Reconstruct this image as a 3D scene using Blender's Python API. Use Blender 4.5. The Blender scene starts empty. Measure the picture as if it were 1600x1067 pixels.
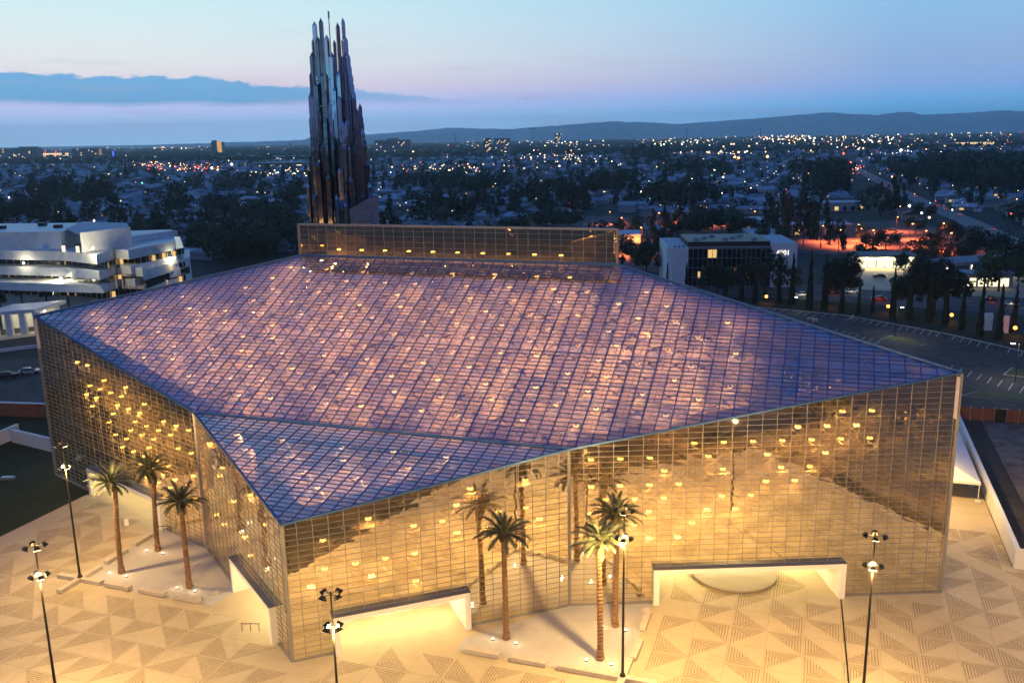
import bpy, bmesh, math, random
from mathutils import Vector, Matrix
random.seed(7)
R = math.radians
SC = bpy.context.scene
COL = SC.collection

# ------------------------------------------------------------------ camera
F_PX, CAM_H, PITCH, ROLL = 1406.0, 50.2, math.atan((533.5 - 214) / 1406), math.atan(-29 / 1600)
_fwd = Vector((0, math.cos(PITCH), -math.sin(PITCH)))
_up0 = Vector((0, math.sin(PITCH), math.cos(PITCH)))
_rt0 = Vector((1, 0, 0))
_rt = _rt0 * math.cos(ROLL) + _up0 * math.sin(ROLL)
_up = _up0 * math.cos(ROLL) - _rt0 * math.sin(ROLL)
cam_d = bpy.data.cameras.new('camera')
cam_d.sensor_width = 36.0
cam_d.lens = 36.0 * F_PX / 1600
cam_d.clip_start = 0.5
cam_d.clip_end = 40000
cam = bpy.data.objects.new('camera', cam_d)
COL.objects.link(cam)
cam.matrix_world = Matrix(((_rt.x, _up.x, -_fwd.x, 0), (_rt.y, _up.y, -_fwd.y, 0), (_rt.z, _up.z, -_fwd.z, CAM_H), (0, 0, 0, 1)))
SC.camera = cam

# ------------------------------------------------------------------ colour helpers
def lin(r, g, b):
    f = lambda c: c / 12.92 if c <= 0.04045 else ((c + 0.055) / 1.055) ** 2.4
    return (f(r / 255), f(g / 255), f(b / 255), 1.0)

HAZE = 7e-5
# ------------------------------------------------------------------ world: dusk sky
W = bpy.data.worlds.new('World')
SC.world = W
W.use_nodes = True
nt = W.node_tree
nt.nodes.clear()
def wn(t, **k):
    n = nt.nodes.new(t)
    for a, b in k.items():
        setattr(n, a, b)
    return n
def wm(op, a, b=None, c=None, clamp=False):
    n = wn('ShaderNodeMath', operation=op, use_clamp=clamp)
    for i, v in enumerate((a, b, c)):
        if v is None: continue
        if isinstance(v, (int, float)): n.inputs[i].default_value = v
        else: nt.links.new(v, n.inputs[i])
    return n.outputs[0]
def ramp(fac, stops, tree=None, interp='LINEAR'):
    tr = tree or nt
    n = tr.nodes.new('ShaderNodeValToRGB')
    n.color_ramp.interpolation = interp
    el = n.color_ramp.elements
    while len(el) > 1: el.remove(el[-1])
    el[0].position, el[0].color = stops[0]
    for p, c in stops[1:]:
        e = el.new(p); e.color = c
    tr.links.new(fac, n.inputs[0])
    return n.outputs[0]
tc = wn('ShaderNodeTexCoord')
sep = wn('ShaderNodeSeparateXYZ')
nt.links.new(tc.outputs['Generated'], sep.inputs[0])
elev = wm('MULTIPLY', wm('ARCSINE', sep.outputs[2]), 57.2958)
pos = wm('SQRT', wm('DIVIDE', wm('MAXIMUM', elev, 0.0), 90.0))
azim = wm('MULTIPLY', wm('ARCTAN2', sep.outputs[0], sep.outputs[1]), 57.2958)
tt = wm('SUBTRACT', 0.5, wm('MULTIPLY', wm('COSINE', wm('MULTIPLY', wm('ADD', azim, 32.0), 1 / 57.2958)), 0.5))
P = lambda e: math.sqrt(e / 90)
def linx(r, g, b, k): c = lin(r, g, b); return (c[0] * k, c[1] * k, c[2] * k, 1)
zen = [(P(45), lin(60, 106, 186)), (P(66), lin(50, 86, 156)), (1.0, lin(32, 62, 125))]
r_left = ramp(pos, [(0, linx(168, 212, 252, 1.75)), (P(1.2), linx(178, 206, 252, 1.6)), (P(2.2), linx(206, 205, 250, 1.3)), (P(3.2), linx(246, 226, 238, 1.12)), (P(4.6), linx(246, 248, 246, 1.06)),
                    (P(6.5), lin(234, 253, 254)), (P(8.7), lin(212, 250, 255)), (P(20), lin(135, 202, 248))] + zen)
r_right = ramp(pos, [(0, linx(112, 196, 252, 1.5)), (P(1.5), linx(108, 188, 250, 1.3)), (P(2.6), linx(150, 186, 243, 1.12)), (P(4), lin(160, 193, 240)),
                     (P(6), lin(152, 198, 241)), (P(8.7), lin(142, 206, 247)), (P(20), lin(100, 168, 226))] + zen)
r_back = ramp(pos, [(0, lin(62, 84, 134)), (P(4), lin(84, 104, 160)), (P(12), lin(96, 112, 172)), (P(25), lin(54, 92, 166))] + zen)
mixa = wn('ShaderNodeMix', data_type='RGBA')
nt.links.new(ramp(tt, [(0, (0, 0, 0, 1)), (0.03, (.12, .12, .12, 1)), (0.21, (1, 1, 1, 1))]), mixa.inputs[0])
nt.links.new(r_left, mixa.inputs[6]); nt.links.new(r_right, mixa.inputs[7])
mixb = wn('ShaderNodeMix', data_type='RGBA')
nt.links.new(ramp(tt, [(0.25, (0, 0, 0, 1)), (0.85, (1, 1, 1, 1))]), mixb.inputs[0])
nt.links.new(mixa.outputs[2], mixb.inputs[6]); nt.links.new(r_back, mixb.inputs[7])
# the low bank of stratus along the horizon and a few thin wisps
nmap = wn('ShaderNodeMapping'); nmap.inputs['Scale'].default_value = (1, 1, 2.2)
nt.links.new(tc.outputs['Generated'], nmap.inputs[0])
nz = wn('ShaderNodeTexNoise'); nz.inputs['Scale'].default_value = 26; nz.inputs['Detail'].default_value = 7; nz.inputs['Roughness'].default_value = .58
nt.links.new(nmap.outputs[0], nz.inputs[0])
azn = wm('DIVIDE', wm('ADD', azim, 40.0), 60.0, clamp=True)
topv = ramp(azn, [(0, (.95, .95, .95, 1)), (.15, (.86, .86, .86, 1)), (.36, (.80, .80, .80, 1)), (.5, (.66, .66, .66, 1)), (.63, (.5, .5, .5, 1)), (1, (.42, .42, .42, 1))])
top = wm('MULTIPLY', topv, 4.6)
edge = wm('ADD', top, wm('MULTIPLY', wm('SUBTRACT', nz.outputs[0], 0.5), 1.5))
m_top = wm('MULTIPLY', wm('SUBTRACT', edge, elev), 6.0, clamp=True)
nz2 = wn('ShaderNodeTexNoise'); nz2.inputs['Scale'].default_value = 9; nz2.inputs['Detail'].default_value = 3
nt.links.new(nmap.outputs[0], nz2.inputs[0])
bot = wm('ADD', 2.05, wm('MULTIPLY', wm('SUBTRACT', nz2.outputs[0], 0.5), 0.8))
m_bot = wm('MULTIPLY', wm('SUBTRACT', elev, bot), 2.6, clamp=True)
dens = ramp(azn, [(0, (1, 1, 1, 1)), (.45, (.95, .95, .95, 1)), (.62, (.4, .4, .4, 1)), (.9, (.2, .2, .2, 1)), (1, (0, 0, 0, 1))])
cm = wm('MULTIPLY', wm('MULTIPLY', m_top, m_bot), dens)
mixc = wn('ShaderNodeMix', data_type='RGBA')
nt.links.new(cm, mixc.inputs[0]); nt.links.new(mixb.outputs[2], mixc.inputs[6])
mixc.inputs[7].default_value = lin(112, 186, 240)
wmap = wn('ShaderNodeMapping'); wmap.inputs['Scale'].default_value = (3, 3, 30); wmap.inputs['Rotation'].default_value = (0.05, 0.05, 0)
nt.links.new(tc.outputs['Generated'], wmap.inputs[0])
nz3 = wn('ShaderNodeTexNoise'); nz3.inputs['Scale'].default_value = 3; nz3.inputs['Detail'].default_value = 5
nt.links.new(wmap.outputs[0], nz3.inputs[0])
wisp = wm('MULTIPLY', wm('MULTIPLY', wm('SUBTRACT', nz3.outputs[0], 0.55), 2.0, clamp=True), wm('MULTIPLY', wm('SUBTRACT', 9.0, elev), .12, clamp=True))
mixd = wn('ShaderNodeMix', data_type='RGBA')
nt.links.new(wisp, mixd.inputs[0]); nt.links.new(mixc.outputs[2], mixd.inputs[6])
mixd.inputs[7].default_value = lin(196, 186, 206)
bg = wn('ShaderNodeBackground'); bg.inputs[1].default_value = 1.0
nt.links.new(mixd.outputs[2], bg.inputs[0])
sky = wn('ShaderNodeTexSky', sky_type='NISHITA', sun_disc=False, sun_elevation=R(-3), sun_rotation=R(-38))
bg2 = wn('ShaderNodeBackground'); bg2.inputs[1].default_value = 0.05
nt.links.new(sky.outputs[0], bg2.inputs[0])
add = wn('ShaderNodeAddShader'); out = wn('ShaderNodeOutputWorld')
nt.links.new(bg.outputs[0], add.inputs[0]); nt.links.new(bg2.outputs[0], add.inputs[1]); nt.links.new(add.outputs[0], out.inputs[0])
W.cycles.sampling_method = 'MANUAL'; W.cycles.sample_map_resolution = 512

# last of the sunset: one very weak, broad sun low at the front left
sun_d = bpy.data.lights.new('sun', 'SUN'); sun_d.energy = 0.03; sun_d.angle = R(20); sun_d.color = (1, .8, .65)
sun = bpy.data.objects.new('sun', sun_d); COL.objects.link(sun)
sun.rotation_euler = (R(86), 0, R(38 + 180))

SC.view_settings.view_transform = 'Standard'
SC.view_settings.look = 'None'
SC.view_settings.exposure = 0
SC.view_settings.gamma = 1
cy = SC.cycles
cy.use_denoising = True
cy.caustics_reflective = False
cy.caustics_refractive = False
cy.max_bounces = 10; cy.diffuse_bounces = 2; cy.glossy_bounces = 4; cy.transmission_bounces = 3
cy.transparent_max_bounces = 16; cy.volume_bounces = 6
cy.sample_clamp_indirect = 40.0
cy.blur_glossy = 0.3
cy.use_light_tree = True

# ------------------------------------------------------------------ frame of the plan (metres; u along the long axis, n across it)
O = Vector((-12.24, 112.11, 0)); UD = Vector((.9435, -.3313, 0)); ND = Vector((.3313, .9435, 0)); ZD = Vector((0, 0, 1))
ANG = math.atan2(UD.y, UD.x)
def U(u, n, z=0.0): return O + UD * u + ND * n + ZD * z
def seen(x, y, z=0.0):
    """the point of the plane at height z that the photograph shows at pixel (x, y)"""
    d = _fwd + _rt * ((x - 800) / F_PX) - _up * ((y - 533.5) / F_PX)
    t = (z - CAM_H) / d.z
    return Vector((0, 0, CAM_H)) + d * t
def seen_at(x, y, dist):
    """the point on the sight line of pixel (x, y) at ground distance dist"""
    d = _fwd + _rt * ((x - 800) / F_PX) - _up * ((y - 533.5) / F_PX)
    return Vector((0, 0, CAM_H)) + d * (dist / d.y)

# ------------------------------------------------------------------ materials
def mat(name, col, rough=.8, metal=0.0, noise=None, scale=1.0, rnd=0.0, spec=.3, bump=0.0):
    m = bpy.data.materials.new(name); m.use_nodes = True
    t = m.node_tree; b = t.nodes['Principled BSDF']
    b.inputs['Roughness'].default_value = rough; b.inputs['Metallic'].default_value = metal
    b.inputs['Specular IOR Level'].default_value = spec
    c = (col[0], col[1], col[2], 1)
    b.inputs['Base Color'].default_value = c
    src = None
    if noise is not None:
        tcn = t.nodes.new('ShaderNodeTexCoord')
        n = t.nodes.new('ShaderNodeTexNoise'); n.inputs['Scale'].default_value = scale; n.inputs['Detail'].default_value = 6; n.inputs['Roughness'].default_value = .65
        t.links.new(tcn.outputs['Object'], n.inputs[0])
        lo = tuple(max(0, x * (1 - noise)) for x in col) + (1,); hi = tuple(x * (1 + noise) for x in col) + (1,)
        src = ramp(n.outputs[0], [(.3, lo), (.7, hi)], t)
        if bump:
            bp = t.nodes.new('ShaderNodeBump'); bp.inputs['Strength'].default_value = bump
            t.links.new(n.outputs[0], bp.inputs['Height']); t.links.new(bp.outputs[0], b.inputs['Normal'])
    if rnd:
        oi = t.nodes.new('ShaderNodeObjectInfo')
        hs = t.nodes.new('ShaderNodeHueSaturation')
        mr = t.nodes.new('ShaderNodeMapRange'); mr.inputs[3].default_value = 1 - rnd; mr.inputs[4].default_value = 1 + rnd
        t.links.new(oi.outputs['Random'], mr.inputs[0]); t.links.new(mr.outputs[0], hs.inputs['Value'])
        if src is not None: t.links.new(src, hs.inputs['Color'])
        else: hs.inputs['Color'].default_value = c
        src = hs.outputs[0]
    if src is not None: t.links.new(src, b.inputs['Base Color'])
    return m
def emit(name, col, strength, sampled=True):
    m = bpy.data.materials.new(name); m.use_nodes = True
    t = m.node_tree; t.nodes.clear()
    e = t.nodes.new('ShaderNodeEmission'); e.inputs[0].default_value = (col[0], col[1], col[2], 1); e.inputs[1].default_value = strength
    o = t.nodes.new('ShaderNodeOutputMaterial'); t.links.new(e.outputs[0], o.inputs[0])
    if not sampled: m.cycles.emission_sampling = 'NONE'
    return m
def glass(name, refl, tint, gcol, rough=.012, vary=.05):
    m = bpy.data.materials.new(name); m.use_nodes = True
    t = m.node_tree; t.nodes.clear()
    tr = t.nodes.new('ShaderNodeBsdfTransparent'); tr.inputs[0].default_value = tint + (1,)
    gl = t.nodes.new('ShaderNodeBsdfGlossy'); gl.inputs[0].default_value = gcol + (1,); gl.inputs['Roughness'].default_value = rough
    # rolled-glass unevenness, a fraction of a degree
    tcn = t.nodes.new('ShaderNodeTexCoord'); n = t.nodes.new('ShaderNodeTexNoise'); n.inputs['Scale'].default_value = .9; n.inputs['Detail'].default_value = 2
    t.links.new(tcn.outputs['Object'], n.inputs[0])
    bp = t.nodes.new('ShaderNodeBump'); bp.inputs['Strength'].default_value = .03; bp.inputs['Distance'].default_value = .1
    t.links.new(n.outputs[0], bp.inputs['Height']); t.links.new(bp.outputs[0], gl.inputs['Normal'])
    lw = t.nodes.new('ShaderNodeLayerWeight'); lw.inputs[0].default_value = .2
    gi = t.nodes.new('ShaderNodeNewGeometry'); oi = t.nodes.new('ShaderNodeObjectInfo')
    ra = t.nodes.new('ShaderNodeMath'); ra.operation = 'ADD'; t.links.new(gi.outputs['Random Per Island'], ra.inputs[0]); t.links.new(oi.outputs['Random'], ra.inputs[1])
    rf = t.nodes.new('ShaderNodeMath'); rf.operation = 'FRACT'; t.links.new(ra.outputs[0], rf.inputs[0])
    rv = t.nodes.new('ShaderNodeMapRange'); rv.inputs[3].default_value = -vary; rv.inputs[4].default_value = vary; t.links.new(rf.outputs[0], rv.inputs[0])
    mr = t.nodes.new('ShaderNodeMapRange'); mr.inputs[3].default_value = refl; mr.inputs[4].default_value = min(1, refl + .2)
    t.links.new(lw.outputs['Fresnel'], mr.inputs[0])
    mx = t.nodes.new('ShaderNodeMixShader'); o = t.nodes.new('ShaderNodeOutputMaterial')
    fa = t.nodes.new('ShaderNodeMath'); fa.operation = 'ADD'; fa.use_clamp = True; t.links.new(mr.outputs[0], fa.inputs[0]); t.links.new(rv.outputs[0], fa.inputs[1])
    t.links.new(fa.outputs[0], mx.inputs[0]); t.links.new(tr.outputs[0], mx.inputs[1]); t.links.new(gl.outputs[0], mx.inputs[2]); t.links.new(mx.outputs[0], o.inputs[0])
    return m

M = dict(
    sign=emit('sign_light', (1, .97, .9), 1.5, False),
    roof_glass=glass('roof_glass', .46, (.70, .64, .62), (.92, .94, 1), vary=.12),
    wall_glass=glass('wall_glass', .71, (1, .84, .50), (1, .96, .77), vary=.045),
    bar=mat('blue_grey_aluminium', (.05, .10, .27), .5, .2, .15, .5),
    wall_bar=mat('silver_aluminium', (.27, .25, .25), .5, .3, .1, .5),
    trim=mat('blue_trim', (.035, .10, .25), .45, .2, .12, .6),
    frame_tube=mat('white_tube', (.72, .70, .66), .5),
    petal=mat('petal_panel', (.60, .50, .50), .7, 0, .12, .5),
    lamp=emit('lantern_light', (1, .53, .18), 280), wall_down=emit('wall_lantern_down', (1, .55, .17), 130), lamp_rim=emit('lantern_rim', (1, .60, .19), 4.6, False), wall_rim=emit('wall_lantern_rim', (1, .66, .22), 11.0),
    plaza=mat('plaza_stone', (.48, .395, .265), .75, 0, .05, .9, bump=.03),
    inlay=mat('dark_paver', (.30, .235, .155), .8, 0, .2, 1.5),
    gravel=mat('pale_gravel', (.43, .41, .41), .9, 0, .07, 3, bump=.25),
    valley=mat('valley_blue', (.05, .17, .40), .45, .2, .1, .5), dais=mat('dais_stone', (.30, .25, .20), .7, 0, .06, .5), concrete=mat('concrete', (.50, .44, .37), .8, 0, .05, 1.2),
    white=mat('white_paint', (.74, .72, .69), .6, 0, .06, .4),
    white_panel=mat('white_enamel_panel', (.70, .70, .68), .45, 0, .05, .3),
    dark_glass=mat('dark_window_glass', (.012, .014, .018), .06, 0, spec=.9),
    pole=mat('dark_bronze_paint', (.032, .027, .024), .45, .4, .2, 1),
    flood=emit('floodlight_lens', (1, .80, .44), 3.5),
    white_light=emit('white_lamp', (1, .93, .72), 30),
    cool_light=emit('cool_lamp', (.96, 1, .80), 12),
    uplight=emit('ground_lamp', (1, .88, .58), 4),
    orange_light=emit('orange_lamp', (1, .30, .045), 9),
    sodium=emit('sodium_lamp', (1, .34, .07), 25),
    lit_window=emit('lit_window', (1, .62, .22), .9, False),
    lit_white=emit('lit_window_white', (1, .88, .55), 1.6, False),
    red_light=emit('tail_light', (1, .05, .03), 6, False),
    trunk=mat('palm_trunk', (.19, .105, .06), .9, 0, .35, 3, bump=.5),
    frond=mat('palm_frond', (.060, .068, .038), .6, 0, .3, 2, .25),
    boot=mat('palm_boot', (.10, .062, .035), .95, 0, .3, 4),
    bark=mat('bark', (.07, .05, .035), .95, 0, .3, 2),
    leaf_dark=mat('leaf_dark', (.032, .045, .024), .8, 0, .35, .6, .25),
    leaf_mid=mat('leaf_mid', (.05, .068, .030), .8, 0, .35, .6, .25),
    leaf_cyp=mat('leaf_cypress', (.022, .032, .018), .85, 0, .35, 1.0, .2),
    flashing=mat('flashing_grey', (.10, .11, .16), .5, .2, .1, .5), lawn=mat('lawn', (.017, .028, .011), .95, 0, .3, .25),
    grass_lit=mat('island_grass', (.085, .10, .04), .95, 0, .35, 1.5),
    asphalt=mat('asphalt', (.052, .049, .049), .85, 0, .42, .09),
    asphalt_old=mat('worn_asphalt', (.085, .078, .074), .9, 0, .3, .08),
    dirt=mat('bare_dirt', (.19, .14, .11), .95, 0, .28, .12),
    soil=mat('planting_soil', (.045, .040, .034), .95, 0, .4, .3),
    paint=mat('road_paint', (.40, .39, .36), .7, 0, .2, 1),
    kerb=mat('kerb_concrete', (.36, .34, .31), .85, 0, .15, 1),
    fence_wood=mat('redwood_fence', (.26, .085, .05), .8, 0, .3, 1.5),
    steel=mat('polished_steel', (.58, .57, .58), .06, 1.0),
    steel_dark=mat('weathered_steel', (.26, .235, .225), .10, 1.0, .25, .5),
    stone=mat('pink_stone', (.34, .25, .24), .8, 0, .25, .6),
    roof_a=mat('roof_grey', (.20, .23, .27), .75, 0, .15, .3, .3),
    roof_b=mat('roof_pale', (.36, .40, .45), .7, 0, .12, .3, .25),
    roof_c=mat('roof_brown', (.11, .095, .09), .8, 0, .18, .3, .25),
    stucco=mat('stucco', (.36, .34, .32), .85, 0, .1, .5, .3),
    city_wall=mat('city_wall', (.20, .19, .20), .8, 0, .15, .05, .2),
    flat_roof=mat('flat_roof_white', (.42, .45, .48), .7, 0, .12, .15),
    ground=mat('ground_earth', (.030, .032, .032), .95, 0, .4, .02),
    hill=mat('hill_scrub_hazed', (.31, .37, .41), .95, 0, .3, .002),  # pale blue distance haze mixed into the scrub colour
    canvas=mat('white_canvas', (.72, .72, .72), .7, 0, .05, 1),
    car_dark=mat('car_paint_dark', (.02, .022, .028), .25, .2, spec=.6),
    car_silver=mat('car_paint_silver', (.35, .36, .38), .3, .6, spec=.5),
    car_white=mat('car_paint_white', (.62, .62, .62), .3, 0, spec=.5),
    car_red=mat('car_paint_red', (.28, .02, .02), .3, 0, spec=.5),
    tyre=mat('tyre', (.015, .015, .015), .9),
    blue_fascia=emit('blue_light_band', (.06, .10, 1.0), 1.4),
    barricade=mat('barricade_orange', (.65, .17, .05), .7),
    door=mat('door_white', (.55, .50, .42), .5),
)

def worn(m, scale, lo, hi):
    """broad stains over a finished material's colour"""
    t = m.node_tree; b = t.nodes['Principled BSDF']; src = b.inputs['Base Color'].links[0].from_socket
    tcn = t.nodes.new('ShaderNodeTexCoord'); n = t.nodes.new('ShaderNodeTexNoise'); n.inputs['Scale'].default_value = scale; n.inputs['Detail'].default_value = 8; n.inputs['Distortion'].default_value = .8
    t.links.new(tcn.outputs['Object'], n.inputs[0])
    k = ramp(n.outputs[0], [(.38, (lo, lo, lo * .98, 1)), (.5, (1, 1, 1, 1)), (.68, (hi, hi, hi, 1))], t)
    mx = t.nodes.new('ShaderNodeMix'); mx.data_type = 'RGBA'; mx.blend_type = 'MULTIPLY'; mx.inputs[0].default_value = 1
    t.links.new(src, mx.inputs[6]); t.links.new(k, mx.inputs[7]); t.links.new(mx.outputs[2], b.inputs['Base Color'])
for k_ in ('steel', 'steel_dark'):
    t_ = M[k_].node_tree; tc_ = t_.nodes.new('ShaderNodeTexCoord'); mp_ = t_.nodes.new('ShaderNodeMapping'); mp_.inputs['Scale'].default_value = (1.6, 1.6, .45); nz_ = t_.nodes.new('ShaderNodeTexNoise'); nz_.inputs['Scale'].default_value = 1.0; nz_.inputs['Detail'].default_value = 2; bp_ = t_.nodes.new('ShaderNodeBump'); bp_.inputs['Strength'].default_value = .35; bp_.inputs['Distance'].default_value = .08
    t_.links.new(tc_.outputs['Object'], mp_.inputs[0]); t_.links.new(mp_.outputs[0], nz_.inputs[0]); t_.links.new(nz_.outputs[0], bp_.inputs['Height']); t_.links.new(bp_.outputs[0], t_.nodes['Principled BSDF'].inputs['Normal'])
worn(M['plaza'], .22, .93, 1.03); worn(M['inlay'], .7, .88, 1.12); worn(M['asphalt'], .5, .7, 1.25); worn(M['dirt'], .4, .65, 1.2); worn(M['white_panel'], .25, .86, 1.03); worn(M['concrete'], .6, .92, 1.04); worn(M['gravel'], .3, .94, 1.03)

# ------------------------------------------------------------------ mesh helpers
class MB:
    def __init__(s): s.v = []; s.f = []
    def face(s, *pts):
        b = len(s.v); s.v += [tuple(p) for p in pts]; s.f.append(tuple(range(b, b + len(pts))))
    def hexa(s, b, t):                       # bottom ring and top ring of 4 points each
        k = len(s.v); s.v += [tuple(p) for p in b] + [tuple(p) for p in t]
        for q in ((3, 2, 1, 0), (4, 5, 6, 7), (0, 1, 5, 4), (1, 2, 6, 5), (2, 3, 7, 6), (3, 0, 4, 7)): s.f.append(tuple(k + i for i in q))
    def box(s, x0, x1, y0, y1, z0, z1):
        s.hexa(((x0, y0, z0), (x1, y0, z0), (x1, y1, z0), (x0, y1, z0)), ((x0, y0, z1), (x1, y0, z1), (x1, y1, z1), (x0, y1, z1)))
    def obox(s, c, ax, ay, az):              # centre and three half-axes
        c, ax, ay, az = map(Vector, (c, ax, ay, az))
        s.hexa((c - ax - ay - az, c + ax - ay - az, c + ax + ay - az, c - ax + ay - az), (c - ax - ay + az, c + ax - ay + az, c + ax + ay + az, c - ax + ay + az))
    def bar(s, a, b, w, d, nrm):             # bar from a to b, width w across, depth d along nrm
        a, b, nrm = Vector(a), Vector(b), Vector(nrm).normalized(); t = (b - a)
        if t.length < 1e-4: return
        x = t.normalized().cross(nrm)
        s.obox((a + b) / 2, t / 2, x * w / 2, nrm * d / 2)
    def tube(s, a, b, r0, r1=None, n=6, cap=True):
        a, b = Vector(a), Vector(b); r1 = r0 if r1 is None else r1; t = (b - a).normalized()
        x = t.orthogonal().normalized(); y = t.cross(x); k = len(s.v)
        for p, r in ((a, r0), (b, r1)):
            for i in range(n):
                an = 2 * math.pi * i / n; s.v.append(tuple(p + x * (r * math.cos(an)) + y * (r * math.sin(an))))
        for i in range(n):
            j = (i + 1) % n; s.f.append((k + i, k + j, k + n + j, k + n + i))
        if cap: s.f.append(tuple(k + n - 1 - i for i in range(n))); s.f.append(tuple(k + n + i for i in range(n)))
    def lathe(s, prof, n=10, c=(0, 0, 0)):   # prof: (r, z)
        k = len(s.v)
        for r, z in prof:
            for i in range(n):
                an = 2 * math.pi * i / n; s.v.append((c[0] + r * math.cos(an), c[1] + r * math.sin(an), c[2] + z))
        for q in range(len(prof) - 1):
            for i in range(n):
                j = (i + 1) % n; s.f.append((k + q * n + i, k + q * n + j, k + (q + 1) * n + j, k + (q + 1) * n + i))
        s.f.append(tuple(k + n - 1 - i for i in range(n))); e = k + (len(prof) - 1) * n; s.f.append(tuple(e + i for i in range(n)))
    def prism(s, pts, z0, z1):               # vertical prism over plan points (counter-clockwise)
        n = len(pts); k = len(s.v)
        s.v += [(p[0], p[1], z0) for p in pts] + [(p[0], p[1], z1) for p in pts]
        for i in range(n):
            j = (i + 1) % n; s.f.append((k + i, k + j, k + n + j, k + n + i))
        s.f.append(tuple(k + n - 1 - i for i in range(n))); s.f.append(tuple(k + n + i for i in range(n)))
    def octa(s, c, r):
        k = len(s.v); x, y, z = c
        s.v += [(x + r, y, z), (x - r, y, z), (x, y + r, z), (x, y - r, z), (x, y, z + r), (x, y, z - r)]
        for q in ((0, 2, 4), (2, 1, 4), (1, 3, 4), (3, 0, 4), (2, 0, 5), (1, 2, 5), (3, 1, 5), (0, 3, 5)): s.f.append(tuple(k + i for i in q))
    def mesh(s, name, m, smooth=False):
        me = bpy.data.meshes.new(name); me.from_pydata(s.v, [], s.f)
        if m is not None: me.materials.append(m)
        if smooth: me.polygons.foreach_set('use_smooth', [True] * len(me.polygons))
        me.update(); return me
    def build(s, name, m, parent=None, smooth=False):
        return link(name, s.mesh(name, m, smooth), parent)
KIDS = {}
def adopt(o, parent):
    o.parent = parent; KIDS.setdefault(parent.name, []).append(o)
def link(name, data, parent=None, loc=None, rz=None):
    o = bpy.data.objects.new(name, data); COL.objects.link(o)
    if parent is not None: adopt(o, parent)
    if loc is not None: o.location = loc
    if rz is not None: o.rotation_euler = (0, 0, rz)
    return o
def tag(o, label, cat, group=None):
    o['label'] = label; o['category'] = cat
    if group: o['group'] = group
    return o
def thing(name, label, cat, loc=(0, 0, 0), rz=0.0, group=None):
    o = bpy.data.objects.new(name, None); COL.objects.link(o); o.empty_display_size = .5
    o.location = loc; o.rotation_euler = (0, 0, rz)
    return tag(o, label, cat, group)
def struct(o): o['kind'] = 'structure'; return o
def stuff(o): o['kind'] = 'stuff'; return o
def copy_tree(o, loc=None, rz=None, label=None, scale=None):
    c = o.copy(); COL.objects.link(c)
    if loc is not None: c.location = loc
    if rz is not None: c.rotation_euler = (0, 0, rz)
    if scale is not None: c.scale = scale
    if label: c['label'] = label
    _copy_kids(o, c)
    return c
def _copy_kids(o, c):
    for ch in list(KIDS.get(o.name, ())):
        d = ch.copy(); COL.objects.link(d); adopt(d, c)
        _copy_kids(ch, d)
def point(name, loc, power, col, radius=.3, parent=None, spot=None, rot=None, blend=.6):
    d = bpy.data.lights.new(name, 'SPOT' if spot else 'POINT'); d.energy = power; d.color = col; d.shadow_soft_size = radius
    if spot: d.spot_size = spot; d.spot_blend = blend
    o = bpy.data.objects.new(name, d); COL.objects.link(o); o.location = loc
    if rot: o.rotation_euler = rot
    if parent is not None: adopt(o, parent)
    return o
def sheet(name, m, pts, z):
    b = MB(); b.face(*[(p[0], p[1], z) for p in pts]); return struct(b.build(name, m))
UN = lambda *ps: [U(a, b) for a, b in ps]

# ================================================================== GROUND
g = MB(); g.face((-30000, -30000, -.06), (30000, -30000, -.06), (30000, 30000, -.06), (-30000, 30000, -.06))
struct(g.build('ground', M['ground']))
plaza = sheet('plaza', M['plaza'], UN((-52, -47.2), (75, -47.2), (75, 8.6), (71.5, 9), (71.5, 62), (-52, 62)), 0)
sheet('lawn', M['lawn'], UN((-98, -60), (-52.3, -60), (-52.3, 26), (-98, 26)), -.03)

# ================================================================== CATHEDRAL
HN = lambda n: 25.2 + .48 * n
pL, pA, pF, pB, pR = (-63, 0, 25.2), (-23.2, -15, 18.0), (1.2, -33.7, 14.5), (24.4, -15, 18.0), (63, 0, 25.2)
pRl, pRr, pT = (-26.7, 16.6, HN(16.6)), (22.4, 16.6, HN(16.6)), (-1.5, 34.0, 31.0)
BOXTOP = 37.9
church = thing('cathedral', 'huge star-shaped mirrored glass church glowing from inside above the pale plaza', 'church', (0, 0, 0))

def clip(poly, axis, val, keep_less):
    o = []
    for i in range(len(poly)):
        a, b = poly[i], poly[(i + 1) % len(poly)]
        ia = (a[axis] <= val) if keep_less else (a[axis] >= val); ib = (b[axis] <= val) if keep_less else (b[axis] >= val)
        if ia: o.append(a)
        if ia != ib:
            t = (val - a[axis]) / (b[axis] - a[axis]); p = [a[0] + t * (b[0] - a[0]), a[1] + t * (b[1] - a[1])]; p[axis] = val; o.append(tuple(p))
    return o
def clip_poly(q, poly):
    for i in range(len(poly)):
        a, b = poly[i], poly[(i + 1) % len(poly)]; ex, ey = b[0] - a[0], b[1] - a[1]; o = []
        sd = lambda p: ex * (p[1] - a[1]) - ey * (p[0] - a[0])
        for k in range(len(q)):
            p, r = q[k], q[(k + 1) % len(q)]; sp, sr = sd(p), sd(r)
            if sp >= 0: o.append(p)
            if (sp >= 0) != (sr >= 0): t = sp / (sp - sr); o.append((p[0] + t * (r[0] - p[0]), p[1] + t * (r[1] - p[1])))
        q = o
        if len(q) < 3: return []
    return q
def span(poly, axis, val):
    r = []
    for i in range(len(poly)):
        a, b = poly[i], poly[(i + 1) % len(poly)]
        if (a[axis] - val) * (b[axis] - val) < 0:
            t = (val - a[axis]) / (b[axis] - a[axis]); r.append(a[1 - axis] + t * (b[1 - axis] - a[1 - axis]))
    return (min(r), max(r)) if len(r) >= 2 else None
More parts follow.
